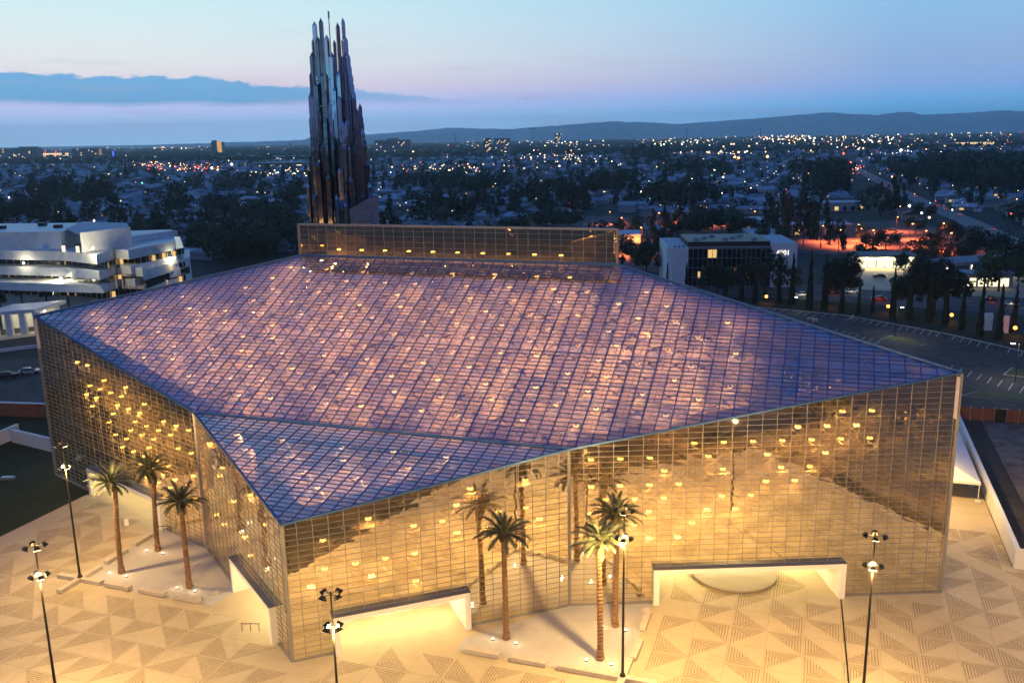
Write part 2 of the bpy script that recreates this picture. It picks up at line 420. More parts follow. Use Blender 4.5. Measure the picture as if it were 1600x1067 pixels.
def inset_ok(poly, s, t, m):
    for i in range(len(poly)):
        a, b = poly[i], poly[(i + 1) % len(poly)]
        e = (b[0] - a[0], b[1] - a[1]); l = math.hypot(*e)
        if (e[0] * (t - a[1]) - e[1] * (s - a[0])) / l < m: return False
    return True

PANES = []           # (distance to camera, [world points], 'roof' / 'wall')
mull_mesh, tran_mesh = [], []
frame_mb, petal_mb, rear_mb, lamp_spots = MB(), MB(), MB(), []
def face(org, sd, td, poly, cw, coff, rh, hole=None, kind='wall', wm_=.05, wt=.036, frame=True, petal_from=None, ptest=None, lamps=.5, lamp_test=None, jitter=.004, fs=2, ft=4, single=True, rear=False):
    org, sd, td = Vector(org), Vector(sd).normalized(), Vector(td).normalized(); nr = sd.cross(td)
    at = lambda s, t, d=0.0: org + sd * s + td * t + nr * d
    s0, s1 = min(p[0] for p in poly), max(p[0] for p in poly); t0, t1 = min(p[1] for p in poly), max(p[1] for p in poly)
    i0, i1 = math.floor((s0 - coff) / cw), math.ceil((s1 - coff) / cw); j0, j1 = math.floor(t0 / rh), math.ceil(t1 / rh)
    for i in range(i0, i1):
        a, b = coff + i * cw, coff + (i + 1) * cw
        colp = clip(clip(poly, 0, a, False), 0, b, True)
        if len(colp) < 3: continue
        for j in range(j0, j1):
            c, d = j * rh, (j + 1) * rh
            if hole and a > hole[0] - .05 and b < hole[1] + .05 and d < hole[2] + .05: continue
            q = clip(clip(colp, 1, c, False), 1, d, True)
            if len(q) < 3: continue
            pts = [at(s, t, random.uniform(-jitter, jitter)) for s, t in q]
            cen = sum(pts, Vector()) / len(pts)
            PANES.append(((cen - Vector((0, 0, CAM_H))).length if (single and len(q) == 4 and abs(q[0][0] - q[2][0]) > cw * .9) else 1e9, pts, kind))
    bm_ = M['wall_bar'] if kind == 'wall' else M['bar']
    if rear:
        for i in range(i0 + 1, i1):
            s = coff + i * cw; sp = span(poly, 0, s)
            if sp: rear_mb.bar(at(s, sp[0]), at(s, sp[1]), .08, .08, nr)
        for j in range(j0 + 1, j1):
            sp = span(poly, 1, j * rh)
            if sp: rear_mb.bar(at(sp[0], j * rh), at(sp[1], j * rh), .06, .06, nr)
        return
    for i in range(i0 + 1, i1):
        s = coff + i * cw; sp = span(poly, 0, s)
        if not sp or sp[1] - sp[0] < .3: continue
        lo = hole[2] if hole and hole[0] - .05 < s < hole[1] + .05 else sp[0]
        if lo > sp[1]: continue
        b = MB(); b.bar(at(s, lo, .012), at(s, sp[1], .012), wm_, .035 if kind == 'wall' else .09, nr); mull_mesh.append(b.mesh('mullion', bm_))
    for j in range(j0 + 1, j1):
        t = j * rh; sp = span(poly, 1, t)
        if not sp or sp[1] - sp[0] < .3: continue
        b = MB()
        if hole and t < hole[2] - .05:
            b.bar(at(sp[0], t, .02), at(hole[0], t, .02), wt, .05, nr); tran_mesh.append(b.mesh('transom', bm_)); b = MB(); b.bar(at(hole[1], t, .02), at(sp[1], t, .02), wt, .05, nr)
        else: b.bar(at(sp[0], t, .02), at(sp[1], t, .02), wt, .05 if kind == 'wall' else .07, nr)
        tran_mesh.append(b.mesh('transom', bm_))
    if not frame: return
    # white tubular space frame, petal-shaped ceiling panels behind it, lanterns between
    cs, ct = cw * fs, rh * ft
    okn = lambda s, t, m=.7: inset_ok(poly, s, t, m) and not (hole and hole[0] - .5 < s < hole[1] + .5 and t < hole[2] + .4)
    for i in range(math.floor((s0 - coff) / cs), math.ceil((s1 - coff) / cs) + 1):
        for j in range(j0 // ft, j1 // ft + 1):
            s, t = coff + i * cs, j * ct
            if okn(s, t):
                if okn(s + cs, t): frame_mb.tube(at(s, t, -.35), at(s + cs, t, -.35), .05, n=3, cap=False)
                if okn(s, t + ct): frame_mb.tube(at(s, t, -.35), at(s, t + ct, -.35), .05, n=3, cap=False)
            ms, mt = s + cs / 2, t + ct / 2
            if okn(ms, mt, 1.2):
                for ds, dt in ((0, 0), (cs, 0), (0, ct), (cs, ct)):
                    if okn(s + ds, t + dt, .4): frame_mb.tube(at(ms, mt, -1.45), at(s + ds, t + dt, -.35), .05, n=3, cap=False)
                if okn(ms + cs, mt, 1.2): frame_mb.tube(at(ms, mt, -1.45), at(ms + cs, mt, -1.45), .055, n=3, cap=False)
                if okn(ms, mt + ct, 1.2): frame_mb.tube(at(ms, mt, -1.45), at(ms, mt + ct, -1.45), .055, n=3, cap=False)
            if True:
                if (ptest is None or ptest(ms, mt)) and (petal_from is None or mt > petal_from) and (kind == 'wall' or -57 < ms < 47 - mt * .35):
                    hs, ht = cs / 2 * .97, ct / 2 * .97
                    if not okn(ms, mt, 2.2):
                        q = [(ms - cs / 2, mt - ct / 2), (ms + cs / 2, mt - ct / 2), (ms + cs / 2, mt + ct / 2), (ms - cs / 2, mt + ct / 2)]
                        q = clip_poly(q, poly)
                        if len(q) > 2 and not (hole and hole[0] - .5 < ms < hole[1] + .5 and mt < hole[2] + .4): petal_mb.face(*[at(a, b, -2.9) for a, b in q])
                        continue
                    qs = ((-hs, -ht), (hs, -ht), (hs, ht), (-hs, ht))
                    for k in range(4):
                        (xa, ya), (xb, yb) = qs[k], qs[(k + 1) % 4]
                        petal_mb.face(at(ms + xa, mt + ya, -3.0), at(ms + xb, mt + yb, -3.0), at(ms + (xa + xb) * .06, mt + (ya + yb) * .06, -2.6 - .3 * random.random()))
                    if lamps and (i + j) % 2 == 0 and (lamp_test is None or lamp_test(ms, mt)) and okn(ms, mt, 2.6):
                        lamp_spots.append((at(ms + random.choice((-1, 1)) * cw * .5, mt + random.uniform(-.3, .3), -.22), nr, kind))

def wall(a, b, lampz=None, hole=None, hh=3.66, cw=1.57, **k):
    A3, B3 = U(a[0], a[1]), U(b[0], b[1]); d = (B3 - A3); ln = d.length
    poly = [(0, 0), (ln, 0), (ln, b[2]), (0, a[2])]
    hl = None; off = 0
    if hole:
        h0 = (U(*hole[0]) - A3).dot(d.normalized()); h1 = (U(*hole[1]) - A3).dot(d.normalized())
        cw = (h1 - h0) / round((h1 - h0) / cw); off = h0 % cw; hl = (h0, h1, hh)
    face(A3, d, ZD, poly, cw, off, .61, hole=hl, **k)
    if lampz: lampz(lambda s, t: A3 + d.normalized() * s + ZD * t - d.normalized().cross(ZD) * .5, d.normalized().cross(ZD), cw, ln)
    return A3, d.normalized(), hl
def wl(test, prob):
    def f(at, nr, cw, ln=0):
        for k in range(3, 16):
            for i in range(0, 15):
                s, t = cw * 2 * (i + .5 * (k % 2)) + cw * .5, 1.52 * k
                if 1.2 < s < ln - 2 and test(s, t) and random.random() < prob: lamp_spots.append((at(s, t), nr, 'wall'))
    return f
# walls go round so that each normal points outwards
W_LA = wall(pL, pA, hole=((-51.1, -4.55), (-32.7, -11.45)), petal_from=5, ptest=lambda s, t: s > 6 + max(0, 17 - t) * 1.5, lamps=0, lampz=wl(lambda s, t: s > 9 + max(0, 17 - t) * 1.5 and 4.5 < t < 22.5 - s * .17, .62))
W_AF = wall(pA, pF, hole=((-12.8, -23.0), (-2.2, -31.1)), petal_from=5, lamps=0, lampz=wl(lambda s, t: 5.5 < t < 16.5 - s * .114, .28))
W_FB = wall(pF, pB, hole=((4.6, -31.0), (15.2, -22.4)), petal_from=5, lamps=0, lampz=wl(lambda s, t: 5.5 < t < 13 + s * .12, .3))
W_BR = wall(pB, pR, hole=((33.2, -11.58), (52.3, -4.16)), petal_from=6, ptest=lambda s, t: s < 18 + (t - 6) * 1.5, lamps=0, lampz=wl(lambda s, t: 6.2 < t < 16.5 + s * .17 and s < min(32.5, 11 + (t - 6) * 1.75), .72))
wall(pR, pRr, frame=False, single=False, rear=True); wall(pRr, (pT[0], pT[1], pT[2]), frame=False, single=False, rear=True)
wall(pT, pRl, frame=False, single=False, rear=True); wall(pRl, pL, frame=False, single=False, rear=True)
# main roof, one plane falling to the front
ca = math.cos(math.atan(.48)); sl = lambda n: n / ca
tdir = (ND * 1 + ZD * .48)
face(U(0, 0, 25.2), UD, tdir, [(-63, 0), (-23.2, sl(-15)), (24.4, sl(-15)), (63, 0), (22.4, sl(16.6)), (-26.7, sl(16.6))], 1.55, .15, .70, kind='roof',
     wm_=.105, wt=.068, lamps=.66, lamp_test=lambda s, t: s < 40)
t2 = ND + ZD * (3.5 / 18.7); c2 = math.cos(math.atan(3.5 / 18.7))
face(U(0, -33.7, 14.5), UD, t2, [(1.2, 0), (24.4, 18.7 / c2), (-23.2, 18.7 / c2)], 1.55, .15, .70, kind='roof', wm_=.105, wt=.068, lamps=.42)
for (a, b) in (((63, 0), (22.4, 16.6)), ((-26.7, 16.6), (-63, 0))):   # unseen opaque strips added inside the rear walls to block lantern reflections
    l_ = math.hypot(b[0] - a[0], b[1] - a[1]); ox, oy = (b[1] - a[1]) / l_ * .35, -(b[0] - a[0]) / l_ * .35
    if oy > 0: ox, oy = -ox, -oy
    petal_mb.face(U(a[0] + ox, a[1] + oy, HN(a[1]) - .4), U(b[0] + ox, b[1] + oy, HN(b[1]) - .4), U(b[0] + ox, b[1] + oy, HN(b[1]) - 5), U(a[0] + ox, a[1] + oy, HN(a[1]) - 5))
# the upright lantern along the top
ZR = HN(16.6)
face(U(-26.7, 16.6, ZR), UD, ZD, [(0, 0), (49.1, 0), (49.1, BOXTOP - ZR), (0, BOXTOP - ZR)], 1.585, 0, .79, frame=False, single=False)
back = MB()
pts = [U(-26.7, 16.6, BOXTOP), U(22.4, 16.6, BOXTOP), U(pT[0], pT[1], pT[2])]
back.face(*pts)
PANES.append((1e9, [U(22.4, 16.6, ZR), U(*pT), U(22.4, 16.6, BOXTOP)], 'wall'))
PANES.append((1e9, [U(-26.7, 16.6, ZR), U(-26.7, 16.6, BOXTOP), U(*pT)], 'wall'))
PANES.append((1e9, [U(-63, 0, 25.2), U(-26.7, 16.6, ZR), U(-26.7, 16.6, ZR - .02)], 'wall'))
for i in range(11):
    s = -25 + i * 3.9; lamp_spots.append((U(s, 18.4, ZR + .9), -ND, 'wall'))
for q in (-26.3, 22.0): petal_mb.face(U(q, 16.9, ZR - 1), U(-2.0 + (.4 if q > 0 else -.4), 33.2, 30.5), U(q, 16.9, BOXTOP - .3))  # opaque faces added inside the upright lantern's ends, blocking lamp reflections
petal_mb.face(U(-26.4, 20.5, ZR - 1), U(22.1, 20.5, ZR - 1), U(12, 23.5, BOXTOP - 1.9), U(-15, 23.5, BOXTOP - 1.9))
petal_mb.face(U(-26.4, 16.9, ZR - .6), U(22.1, 16.9, ZR - .6), U(22.1, 20.4, ZR - 1), U(-26.4, 20.4, ZR - 1))

PANES.sort(key=lambda p: p[0])
near, rest = PANES[:300], PANES[300:]
for d_, pts, kd in near:
    b = MB(); b.face(*pts); b.build('pane', M['roof_glass' if kd == 'roof' else 'wall_glass'], church)
b = MB(); mi = []
for d_, pts, kd in rest:
    b.face(*pts); mi.append(0 if kd == 'roof' else 1)
me = b.mesh('glazing', M['roof_glass']); me.materials.append(M['wall_glass']); me.polygons.foreach_set('material_index', mi)
stuff(link('glazing', me, church))
for m_ in mull_mesh: link('mullion', m_, church)
for m_ in tran_mesh: link('transom', m_, church)
back.build('rear_roof', M['bar'], church)
stuff(rear_mb.build('rear_bars', M['wall_bar'], church))
stuff(frame_mb.build('space_frame', M['frame_tube'], church))
stuff(petal_mb.build('ceiling_petals', M['petal'], church))
def lantern_mesh(rim):
    lm = MB(); lm.lathe(((.27, -.10), (.30, -.02), (.20, .09), (.08, .11)), 10) if rim == 'lamp_rim' else lm.lathe(((.32, -.15), (.30, -.03), (.20, .07), (.12, .12)), 10); me_ = lm.mesh('lantern', M['white']); me_.materials.append(M[rim]); me_.materials.append(M['lamp' if rim == 'lamp_rim' else 'wall_down'])
    n_ = 10; me_.polygons.foreach_set('material_index', [1] * n_ + [1] * n_ + [0] * n_ + [2, 0] if rim == 'lamp_rim' else [1] * 10 + [1] * 10 + [0] * 10 + [2, 0]); return me_
lmesh = {'roof': lantern_mesh('lamp_rim'), 'wall': lantern_mesh('wall_rim')}
print('lamps', len(lamp_spots), 'panes', len(PANES), 'mullions', len(mull_mesh), 'transoms', len(tran_mesh))
random.shuffle(lamp_spots); lamp_spots.sort(key=lambda l: l[2] == 'roof')
lamp_spots = lamp_spots[:298]
for p, nr, kd in lamp_spots:
    lo_ = link('lantern', lmesh[kd], church, p); lo_.rotation_euler = nr.to_track_quat('Z', 'Y').to_euler() if kd == 'roof' else (0, 0, 0)
# trims along every edge of the crystal
def edge(name, a, b, w, m, nrm=None):
    q = MB(); q.bar(U(*a), U(*b), w, w, nrm or ZD); return q.build(name, m, church)
for a, b in ((pL, pA), (pA, pF), (pF, pB), (pB, pR)): edge('eave_trim', (a[0], a[1], a[2] + .03), (b[0], b[1], b[2] + .03), .22, M['trim'])
edge('valley_trim', (pA[0], pA[1], pA[2] + .06), (pB[0], pB[1], pB[2] + .06), .30, M['valley'])
edge('ridge_trim', (pRl[0], pRl[1] - .1, ZR + .05), (pRr[0], pRr[1] - .1, ZR + .05), .4, M['trim'])
edge('hip_trim', (pL[0], pL[1], pL[2]), (pRl[0], pRl[1], ZR), .32, M['trim']); edge('hip_trim', (pR[0], pR[1], pR[2]), (pRr[0], pRr[1], ZR), .32, M['trim'])
edge('top_trim', (-26.7, 16.5, BOXTOP), (22.4, 16.5, BOXTOP), .3, M['wall_bar'])
for p in (pL, pA, pF, pB, pR):
    edge('corner_post', (p[0], p[1], 0), (p[0], p[1], p[2] - .1), .28, M['wall_bar'], UD)
for q in (-26.7, 22.4): edge('corner_post', (q, 16.5, ZR), (q, 16.5, BOXTOP), .26, M['wall_bar'], UD)
for a, b in ((pL, pA), (pA, pF), (pF, pB), (pB, pR)):   # plinth, broken by the doorways
    W_ = {pL: W_LA, pA: W_AF, pF: W_FB, pB: W_BR}[a]
    o_, d_, h_ = W_; ln = (U(b[0], b[1]) - o_).length
    nrm = d_.cross(ZD); q = MB()
    for s0, s1 in ((.1, h_[0] - .3), (h_[1] + .3, ln - .1)): q.bar(o_ + d_ * s0 + nrm * .1 + ZD * .08, o_ + d_ * s1 + nrm * .1 + ZD * .08, .18, .16, ZD)
    q.build('plinth', M['wall_bar'], church)

# doorways: a deep white surround, a lit porch behind it, white doors at the back
PORCH = []
def doorway(W_, depth, power, out=.55, doors=3, dais=False):
    o_, d_, h_ = W_; nrm = d_.cross(ZD); hh = h_[2]
    at = lambda s, t, d: o_ + d_ * s + nrm * d + ZD * t
    q = MB(); w = .62
    for s in (h_[0] - .02, h_[1] + .02):
        q.obox(at(s, (hh) / 2, out / 2 - .6), d_ * (w / 2), nrm * (out / 2 + .75), ZD * (hh / 2))
    q.obox(at((h_[0] + h_[1]) / 2, hh + .28, out / 2 - .6), d_ * ((h_[1] - h_[0]) / 2 + w / 2 + .01), nrm * (out / 2 + .76), ZD * .28)
    fr = q.build('portal_surround', M['white'], church)
    q = MB(); q.obox(at((h_[0] + h_[1]) / 2, hh + .585, out / 2 - .6), d_ * ((h_[1] - h_[0]) / 2 + w / 2 + .05), nrm * (out / 2 + .82), ZD * .03)
    q.build('flashing', M['flashing'], fr)
    m0, m1 = h_[0] + w / 2 + .02, h_[1] - w / 2 - .02
    q = MB(); q.face(at(m0, hh - .02, -1.2), at(m1, hh - .02, -1.2), at(m1, hh - .02, -depth), at(m0, hh - .02, -depth)); q.build('porch_ceiling', M['white'], church)
    q = MB(); q.face(at(m0, 0, -1.2), at(m0, hh, -1.2), at(m0, hh, -depth), at(m0, 0, -depth)); q.face(at(m1, 0, -1.2), at(m1, 0, -depth), at(m1, hh, -depth), at(m1, hh, -1.2))
    q.face(at(m0, 0, -depth), at(m0, hh, -depth), at(m1, hh, -depth), at(m1, 0, -depth)); q.build('porch_wall', M['white'], church)
    for k in range(doors):
        s = m0 + (m1 - m0) * (k + .5) / doors
        q = MB(); q.obox(at(s, 1.35, -depth + .08), d_ * .95, nrm * .05, ZD * 1.34); dr = q.build('door', M['door'], church)
        q = MB(); q.obox(at(s + .02, 1.2, -depth + .16), d_ * .03, nrm * .03, ZD * .5); q.build('handle', M['pole'], dr)
    n = 4 if h_[1] - h_[0] > 15 else 3
    for k in range(n):
        s = m0 + (m1 - m0) * (k + .5) / n
        q = MB(); q.obox(at(s, hh - .08, -depth * .55), d_ * .5, nrm * .12, ZD * .05); lt = q.build('porch_light', M['white_light'], church)
        point('porch_lamp', at(s, hh - .35, -depth * .5), power / n, (1, .80, .36), .15, church)
    return at, m0, m1
doorway(W_LA, 6, 900)
doorway(W_AF, 5, 1100, doors=2)
at_, m0_, m1_ = doorway(W_FB, 5.5, 1500, doors=2)
at_, m0_, m1_ = doorway(W_BR, 15, 3000, doors=5)
dais = MB(); c_ = (m0_ + m1_) / 2 - .2
ctr = at_(c_ + .3, 0, -6.0); dais.lathe(((4.6, .012), (4.6, .10), (4.95, .16), (4.95, .34), (4.85, .38)), 48, tuple(ctr))
tag(dais.build('round_dais', M['dais']), 'low round pale dais lit along its rim inside the widest doorway', 'platform')

# ================================================================== paving: chevron bands of dark pavers, one square of the grid at a time
CELL = 3.6
def chevron(variant):
    b = MB(); s = CELL - .30; w = .125; p = .275
    for k in range(6):
        x = k * p; l = s - 2 * x
        if l < .3: break
        if variant != 2 or k % 1 == 0:
            b.box(x, x + w, x, x + l, 0, .012)
            b.box(x + w + .001, x + l, x, x + w, 0, .012)
    return b.mesh('chevron_inlay', M['inlay'])
chev = chevron(0)
def inside(poly, p):
    c = False; n = len(poly)
    for i in range(n):
        a, b = poly[i], poly[(i + 1) % n]
        if (a[1] > p[1]) != (b[1] > p[1]) and p[0] < (b[0] - a[0]) * (p[1] - a[1]) / (b[1] - a[1]) + a[0]: c = not c
    return c
foot = [(-63, 0), (-23.2, -15), (1.2, -33.7), (24.4, -15), (63, 0), (22.4, 16.6), (-1.5, 34), (-26.7, 16.6)]
porch_zone = [(33.6, -11.6), (52, -4.3), (49.3, 3.5), (31, -3.4)]
bed_r = [(24.4, -15.2), (15.6, -25.3), (16.2, -27.6), (32.9, -27.6), (33.4, -11.9)]
bed_l = [(-23.2, -15.2), (-12.6, -23.4), (-13.4, -27.6), (-32.3, -27.6), (-32.9, -11.6)]
def clear(u, n, m=.3):
    for du in (-m, CELL - m):
        for dn in (-m, CELL - m):
            q = (u + du, n + dn)
            if inside(foot, q) and not inside(porch_zone, q): return False
            if inside(bed_r, q) or inside(bed_l, q): return False
    return True
cells = []
for i in range(-24, 11):
    for j in range(-10, 8):
        u, n = 34.45 + i * CELL + .15, -10.3 + j * CELL + .15
        if u < -50.5 or u > 70.8 or n < -46.5: continue
        if n > 8 and (u < 62 or n > 34): continue
        if not clear(u, n): continue
        cells.append((u, n, i, j))
cells.sort(key=lambda c: -c[0] * .2 + abs(c[1] + 20))
made = 0; extra = MB()
rr = random.Random(3)
for (u, n, i, j) in cells:
    if rr.random() < .02: continue
    rot = rr.choice((0, 0, 1, 1, 2, 3)) if (i + j) % 2 else rr.choice((2, 3, 3, 0))
    ang = rot * math.pi / 2
    off = {0: (0, 0), 1: (CELL - .35, 0), 2: (CELL - .35, CELL - .35), 3: (0, CELL - .35)}[rot]
    o = link('chevron_inlay', chev, plaza, U(u + off[0], n + off[1], .002), ANG + ang); made += 1
    if made >= 298: break
b = MB()
for i in range(-25, 12):
    u = 34.45 + i * CELL; sg = [(-47, -29)] if -34 < u < 34.2 else [(-47, 5)]
    for a_, c_ in sg:
        for k in range(int((c_ - a_) / CELL)):
            n0 = a_ + k * CELL
            if clear(u - CELL / 2, n0, 0) and -51.5 < u < 74.5: b.bar(U(u, n0, .003), U(u, min(c_, n0 + CELL), .003), .035, .004, ZD)
for j in range(-10, 5):
    n = -10.3 + j * CELL
    for i in range(-24, 11):
        u = 34.45 + i * CELL
        if -51 < u < 70.5 and clear(u, n - CELL / 2, 0): b.bar(U(u, n, .0035), U(u + CELL, n, .0035), .035, .004, ZD)
stuff(b.build('paving_joints', M['inlay'], plaza))

# ================================================================== palm beds, benches, poles
sheet('gravel_bed', M['gravel'], UN((-23.2, -15.15), (-32.6, -11.7), (-32.6, -26.9), (-13.4, -26.9), (-12.9, -23.2)), .03)
sheet('gravel_bed', M['gravel'], UN((24.4, -15.15), (15.8, -24.8), (16.0, -26.9), (32.9, -26.9), (32.9, -12.0)), .03)
bench_mb = MB(); bench_mb.box(-1.75, 1.75, -.33, .33, .10, .52); bench_mesh = bench_mb.mesh('bench_block', M['concrete'])
foot_mb = MB(); foot_mb.box(-1.5, 1.5, -.24, .24, 0, .10); foot_mesh = foot_mb.mesh('shadow_base', M['inlay'])
def bench(u, n, rz, label):
    o = thing('concrete_bench', label, 'bench', U(u, n, .005), ANG + rz, 'concrete block benches round the palm beds')
    link('seat_block', bench_mesh, o); link('base', foot_mesh, o)
H = math.pi / 2
bench(-26.6, -26.8, 0, 'front concrete bench of the left palm bed nearest the cross-shaped base')
bench(-21.7, -26.8, 0, 'middle concrete bench along the front of the left palm bed')
bench(-16.9, -26.8, 0, 'concrete block bench of the left palm bed closest to the white doorway surround')
bench(-32.4, -20.7, H, 'concrete bench on the outer side of the left palm bed, nearer the floodlight pole')
bench(-32.6, -15.6, H, 'concrete bench on the outer side of the left palm bed, nearer the glass wall')
bench(18.8, -27.0, 0, 'concrete block bench of the right palm bed beside the front white doorway surround')
bench(23.6, -27.0, 0, 'middle concrete bench along the front of the right palm bed')
bench(28.3, -27.0, 0, 'front concrete bench of the right palm bed, next to the floodlight pole')
bench(33.2, -21.9, H, 'concrete bench on the outer side of the right palm bed, nearer the floodlight pole')
bench(33.0, -16.2, H, 'concrete bench on the outer side of the right palm bed, nearer the wide doorway')
for (u, n, lab) in ((-32.2, -26.7, 'cross-shaped concrete base round the foot of the floodlight pole by the left palm bed'), (32.9, -27.0, 'cross-shaped concrete base round the foot of the floodlight pole by the right palm bed')):
    b = MB(); b.box(-3.2, 3.2, -.34, .34, 0, .5); b.box(-.34, .34, .342, 3.2, 0, .498); b.box(-.34, .34, -3.2, -.342, 0, .498)
    o = b.build('cross_bench', M['concrete']); o.location = U(u, n, .01); o.rotation_euler = (0, 0, ANG); tag(o, lab, 'bench')
# small bins and ground boxes
for p, lab in ((seen(337, 928, 0), 'small grey drain box at the right edge of the left palm bed'), (seen(1008, 953, 0), 'small grey drain box by the wide doorway and the right palm bed')):
    b = MB(); b.box(-.4, .4, -.3, .3, 0, .25); b.box(-.3, .3, -.2, .2, .25, .32); o = b.build('ground_box', M['concrete']); o.location = (p.x, p.y, .03); o.rotation_euler = (0, 0, ANG); tag(o, lab, 'box')

# floodlight poles: thin tapered pole, a dark cluster at the top and a lit one below
def flood_cluster(parent, z, lit, n, r):
    for k in range(n):
        an = 2 * math.pi * (k + .3) / n; c, s = math.cos(an), math.sin(an)
        b = MB(); b.tube((0, 0, z), (c * r, s * r, z + .12), .035, n=5); b.build('bracket', M['pole'], parent)
        d = Vector((c * .5, s * .5, -.85)).normalized(); x = Vector((-s, c, 0)); y = d.cross(x); p = Vector((c * (r + .1), s * (r + .1), z + .05))
        b = MB(); b.hexa([p - x * .15 - y * .12 - d * .12, p + x * .15 - y * .12 - d * .12, p + x * .15 + y * .12 - d * .12, p - x * .15 + y * .12 - d * .12],
                         [p - x * .27 - y * .22 + d * .2, p + x * .27 - y * .22 + d * .2, p + x * .27 + y * .22 + d * .2, p - x * .27 + y * .22 + d * .2])
        h = b.build('floodlight', M['pole'], parent)
        if lit:
            b = MB(); q = p + d * .215; b.face(q - x * .23 - y * .18, q + x * .23 - y * .18, q + x * .23 + y * .18, q - x * .23 + y * .18); b.build('lens', M['flood'], h)
def flood_pole(loc, hgt, label, power, base=0, top_lit=False):
    o = thing('floodlight_pole', label, 'lamp post', loc, random.uniform(0, 1), 'tall floodlight poles round the plaza')
    b = MB(); b.tube((0, 0, base), (0, 0, hgt + .25), .145, .065, 10); b.build('pole', M['pole'], o)
    b = MB(); b.lathe(((.3, base), (.3, base + .06), (.2, base + .3), (.15, base + .32)), 10); b.build('base_collar', M['pole'], o)
    flood_cluster(o, hgt, top_lit, 4, .62); flood_cluster(o, hgt - 2.7, True, 4, .5)
    point('pole_lamp', (0, 0, hgt - 3.3), power, (1, .622, .20), .3, o)
PW = 23000
flood_pole(U(-13.2, -48.5), 17.1, 'tall floodlight pole at the near left edge of the plaza', PW * 1.2)
flood_pole(U(15.2, -48.3), 17.1, 'tall floodlight pole in front of the narrow front doorway under the glass prow', PW)
flood_pole(U(-32.2, -26.7), 17.0, 'tall floodlight pole standing on the cross-shaped base by the left palm bed', PW * .7, .5, True)
flood_pole(U(32.9, -27.0), 17.2, 'tall floodlight pole standing on the cross-shaped base by the right palm bed', PW * 1.1, .5)
flood_pole(U(54.0, -25.9), 17.1, 'tall floodlight pole on the open paving before the right end of the glass wall', PW * 1.1)
flood_pole(U(86.0, -4), 17.1, 'tall floodlight pole at the edge of the bare lot right of the plaza', PW * .9)
flood_pole(U(64.5, 24), 13.5, 'floodlight pole hidden behind the right tip of the glass church', PW * .55)
# slot drain from the wide doorway to the last pole
a, b_ = U(52.5, -4.8, .008), U(53.2, -25.6, .008); q = MB(); q.bar(a, b_, .16, .012, ZD); tag(q.build('trench_drain', M['pole']), 'thin dark slot drain running from the wide doorway across the paving', 'drain')

# date palms: ringed trunk, dark boot, arching fronds
def frond_mesh(seed):
    r = random.Random(seed); b = MB(); n = 22; L = 3.5
    pts = []
    for i in range(n + 1):
        t = i / n; x = L * (t - .13 * t * t * t); z = .55 * t - .95 * t ** 2.6; pts.append(Vector((x, r.uniform(-.01, .01), z)))
    for i in range(n):
        b.bar(pts[i], pts[i + 1], .055 * (1 - i / n) + .012, .03, Vector((0, 0, 1)))
        if i < 2: continue
        t = i / n; ll = .62 * math.sin(math.pi * min(1, .18 + t * .86)) ** .7 + .05
        tg = (pts[i + 1] - pts[i]).normalized()
        for sd in (-1, 1):
            for h in (0, .5):
                p = pts[i].lerp(pts[i + 1], h); dr = (tg * .75 + Vector((0, sd * .8, .35 + r.uniform(-.12, .12)))).normalized(); e = p + dr * ll * r.uniform(.85, 1.1) - Vector((0, 0, .08 * ll))
                w = tg * .05
                b.face(p - w, p + w, e)
    return b.mesh('frond', M['frond'])
FR = [frond_mesh(k) for k in range(4)]
def trunk_mesh(h, seed, lean=0.0):
    r = random.Random(seed); b = MB(); prof = []
    n = int(h / .20)
    for i in range(n + 1):
        t = i / n; rad = .31 - .05 * t + .10 * max(0, 1 - t * 9)
        prof.append((rad * (1.12 if i % 2 else .88) + r.uniform(-.008, .008), h * t))
    b.lathe(prof, 12)
    for i, v in enumerate(b.v): b.v[i] = (v[0] + lean * (v[2] / h) ** 2, v[1], v[2])
    return b.mesh('trunk', M['trunk'])
def palm(loc, h, seed, label):
    r = random.Random(seed); o = thing('date_palm', label, 'palm tree', loc, r.uniform(0, 6.28), 'date palms in the gravel beds')
    link('trunk', trunk_mesh(h, seed, r.uniform(-.7, .7)), o)
    b = MB(); b.lathe(((.26, h - .55), (.50, h - .1), (.62, h + .25), (.5, h + .6), (.2, h + .8)), 10); b.build('boot', M['boot'], o)
    for k in range(40):
        q = k / 39.0; az = k * 2.39996 + r.uniform(-.2, .2); pitch = R(-74 + 100 * q ** .75) + r.uniform(-.16, .16)
        f = link('frond', FR[k % 4], o, (math.cos(az) * .2, math.sin(az) * .2, h + .62)); f.rotation_euler = (r.uniform(-.3, .3), pitch, az); s = r.uniform(.66, 1.02) * (.86 + .14 * math.sin(q * 3.1)); f.scale = (s, s, s)
    for k, sd in enumerate((-1, 1)):
        p = Vector((sd * 1.25, -.75, .03)); p.rotate(Matrix.Rotation(-o.rotation_euler[2] + ANG, 3, 'Z')); wp = Vector(loc) + (UD * sd * 1.25 - ND * .6)
        b = MB(); b.lathe(((.2, 0), (.2, .1), (.14, .12)), 10); u_ = b.build('ground_uplight', M['pole']); u_.location = (wp.x, wp.y, .032)
        tag(u_, ['left', 'right'][k] + ' ground uplight at the foot of the ' + ['yellow-crowned left palm', 'left palm by the glass wall', 'left palm near the doorway', 'lone palm of the right bed', 'bright-crowned foremost palm', 'dark-crowned palm behind it'][seed - 1] + '', 'ground lamp', 'uplights at the palm trunks')
        b = MB(); b.lathe(((.17, .122), (.15, .17)), 10); b.build('lens', M['uplight'], u_)
        lp = Vector((wp.x, wp.y, .5)); point('uplight_lamp', (0, 0, .45), 22, (1, .72, .36), .08, u_)
palm((-47.37 + 0, 99.4, .03), 10.9, 1, 'date palm with its crown lit pale yellow in the left bed')
